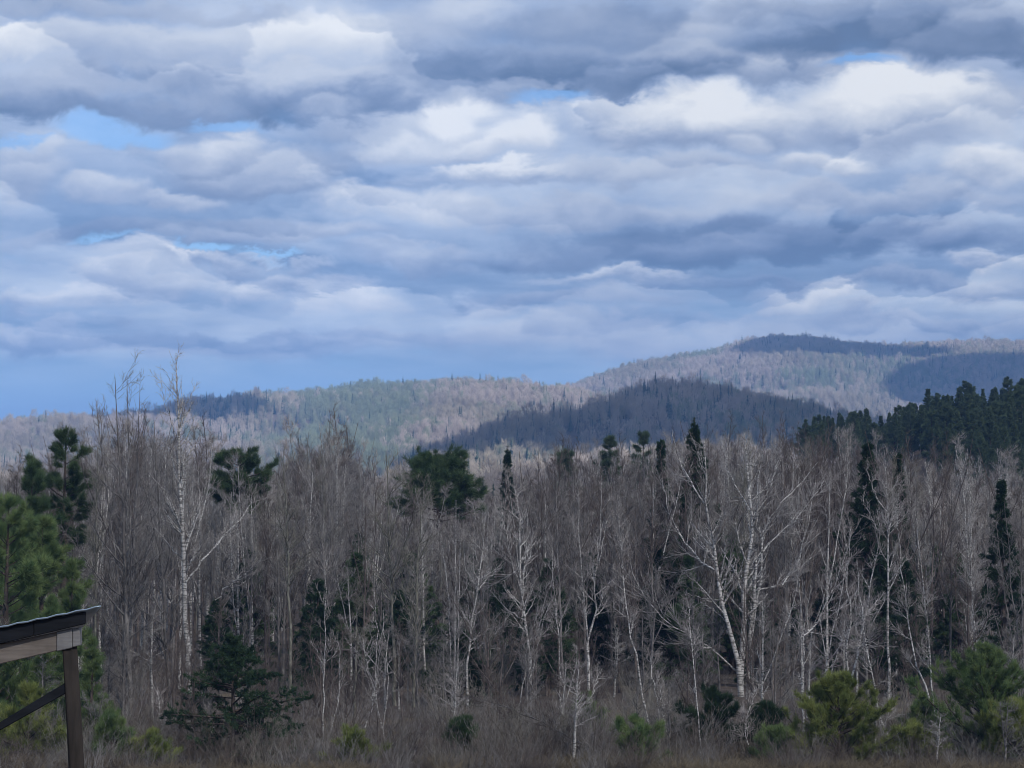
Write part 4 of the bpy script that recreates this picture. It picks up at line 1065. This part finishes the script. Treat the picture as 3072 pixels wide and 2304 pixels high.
# ------------------------------------------------------------------ clouds overhead (behind and above the frame) whose shadows lie on the land
def f_cloud(name, dens):
    m_ = bpy.data.materials.new(name)
    m_.use_nodes = True
    t = NT(m_.node_tree)
    a = t.node('ShaderNodeBsdfTranslucent', None, Color=(.93, .94, .96, 1))
    b = t.node('ShaderNodeBsdfDiffuse', None, Color=(.9, .9, .9, 1))
    mx = t.node('ShaderNodeMixShader', None, Fac=.25)
    t.set(mx.inputs[1], a.outputs[0]); t.set(mx.inputs[2], b.outputs[0])
    tr = t.node('ShaderNodeBsdfTransparent')
    m2 = t.node('ShaderNodeMixShader', None, Fac=dens)
    t.set(m2.inputs[1], tr.outputs[0]); t.set(m2.inputs[2], mx.outputs[0])
    t.node('ShaderNodeOutputMaterial', None, Surface=m2.outputs[0])
    return m_
M_thick, M_thin = f_cloud('cloud_vapour', .8), f_cloud('thin_cloud_vapour', .48)
CLOUD_Z = 1150.0
def overhead_cloud(g, rx, ry, seed, rz=0.0, m_=None):
    """a flat-based cloud that shades the ground round g"""
    r = np.random.default_rng(seed)
    gz = float(ground(g[0], g[1])) if len(g) == 2 else g[2]
    c = np.array((g[0], g[1], gz)) + sun_dir / sun_dir[2] * (CLOUD_Z - gz)
    nu, nv = 64, 20
    th = np.linspace(0, 2 * np.pi, nu, endpoint=False)
    ph = np.linspace(0.02, np.pi - .02, nv)
    TH, PH = np.meshgrid(th, ph)
    w = 1.0
    for k in range(2, 11):
        w = w + r.normal(0, .30 / k) * np.cos(k * TH + r.uniform(0, 6.28))
    X = np.sin(PH) ** .8 * np.cos(TH) * rx * w; Y = np.sin(PH) ** .8 * np.sin(TH) * ry * w
    Zt = np.where(np.cos(PH) > 0, np.cos(PH) * 140 * (1 + .35 * np.sin(X / 70 + 1) * np.sin(Y / 60)), np.cos(PH) * 30)
    ca, sa = math.cos(rz), math.sin(rz)
    V = np.stack([X * ca - Y * sa, X * sa + Y * ca, Zt], -1)
    ix = np.arange(nu * nv).reshape(nv, nu)
    q = np.stack([ix[:-1], np.roll(ix, -1, 1)[:-1], np.roll(ix, -1, 1)[1:], ix[1:]], -1).reshape(-1, 4)
    tag(obj('cloud', mesh_from('cloud', V, q, m_ or M_thick, smooth=True), None, c), kind='structure')
overhead_cloud((30, 240), 560, 560, 1, 0.0, M_thin)                 # over the near wood and the pine rise
overhead_cloud((175, 1420), 265, 300, 2, .1)           # over the wooded knoll in the middle distance
overhead_cloud((1010, 2570), 480, 420, 3, -.08)         # over the right shoulder of the high hill
overhead_cloud((430, 2880), 100, 80, 4)
overhead_cloud((-330, 2080), 95, 70, 5)

# ------------------------------------------------------------------ the air itself
def f_haze():
    m_ = bpy.data.materials.new('haze_air')
    m_.use_nodes = True
    t = NT(m_.node_tree)
    v_ = t.node('ShaderNodeVolumePrincipled', None, Density=HAZE)
    v_.inputs['Color'].default_value = (.24, .47, .96, 1)
    v_.inputs['Anisotropy'].default_value = 0.0
    t.node('ShaderNodeOutputMaterial', None, Volume=v_.outputs[0])
    m_.cycles.homogeneous_volume = True
    return m_
HAZE = 0.00023
lo, hi = float(GZ.min()) - 1.0, 330.0
V = [(sx_ * 9100, (-3100, 9100)[j], (lo, hi)[k]) for sx_ in (-1, 1) for j in (0, 1) for k in (0, 1)]
Q = [(0, 1, 3, 2), (4, 6, 7, 5), (0, 4, 5, 1), (2, 3, 7, 6), (0, 2, 6, 4), (1, 5, 7, 3)]
tag(obj('haze', mesh_from('haze', V, Q, f_haze())), kind='stuff')
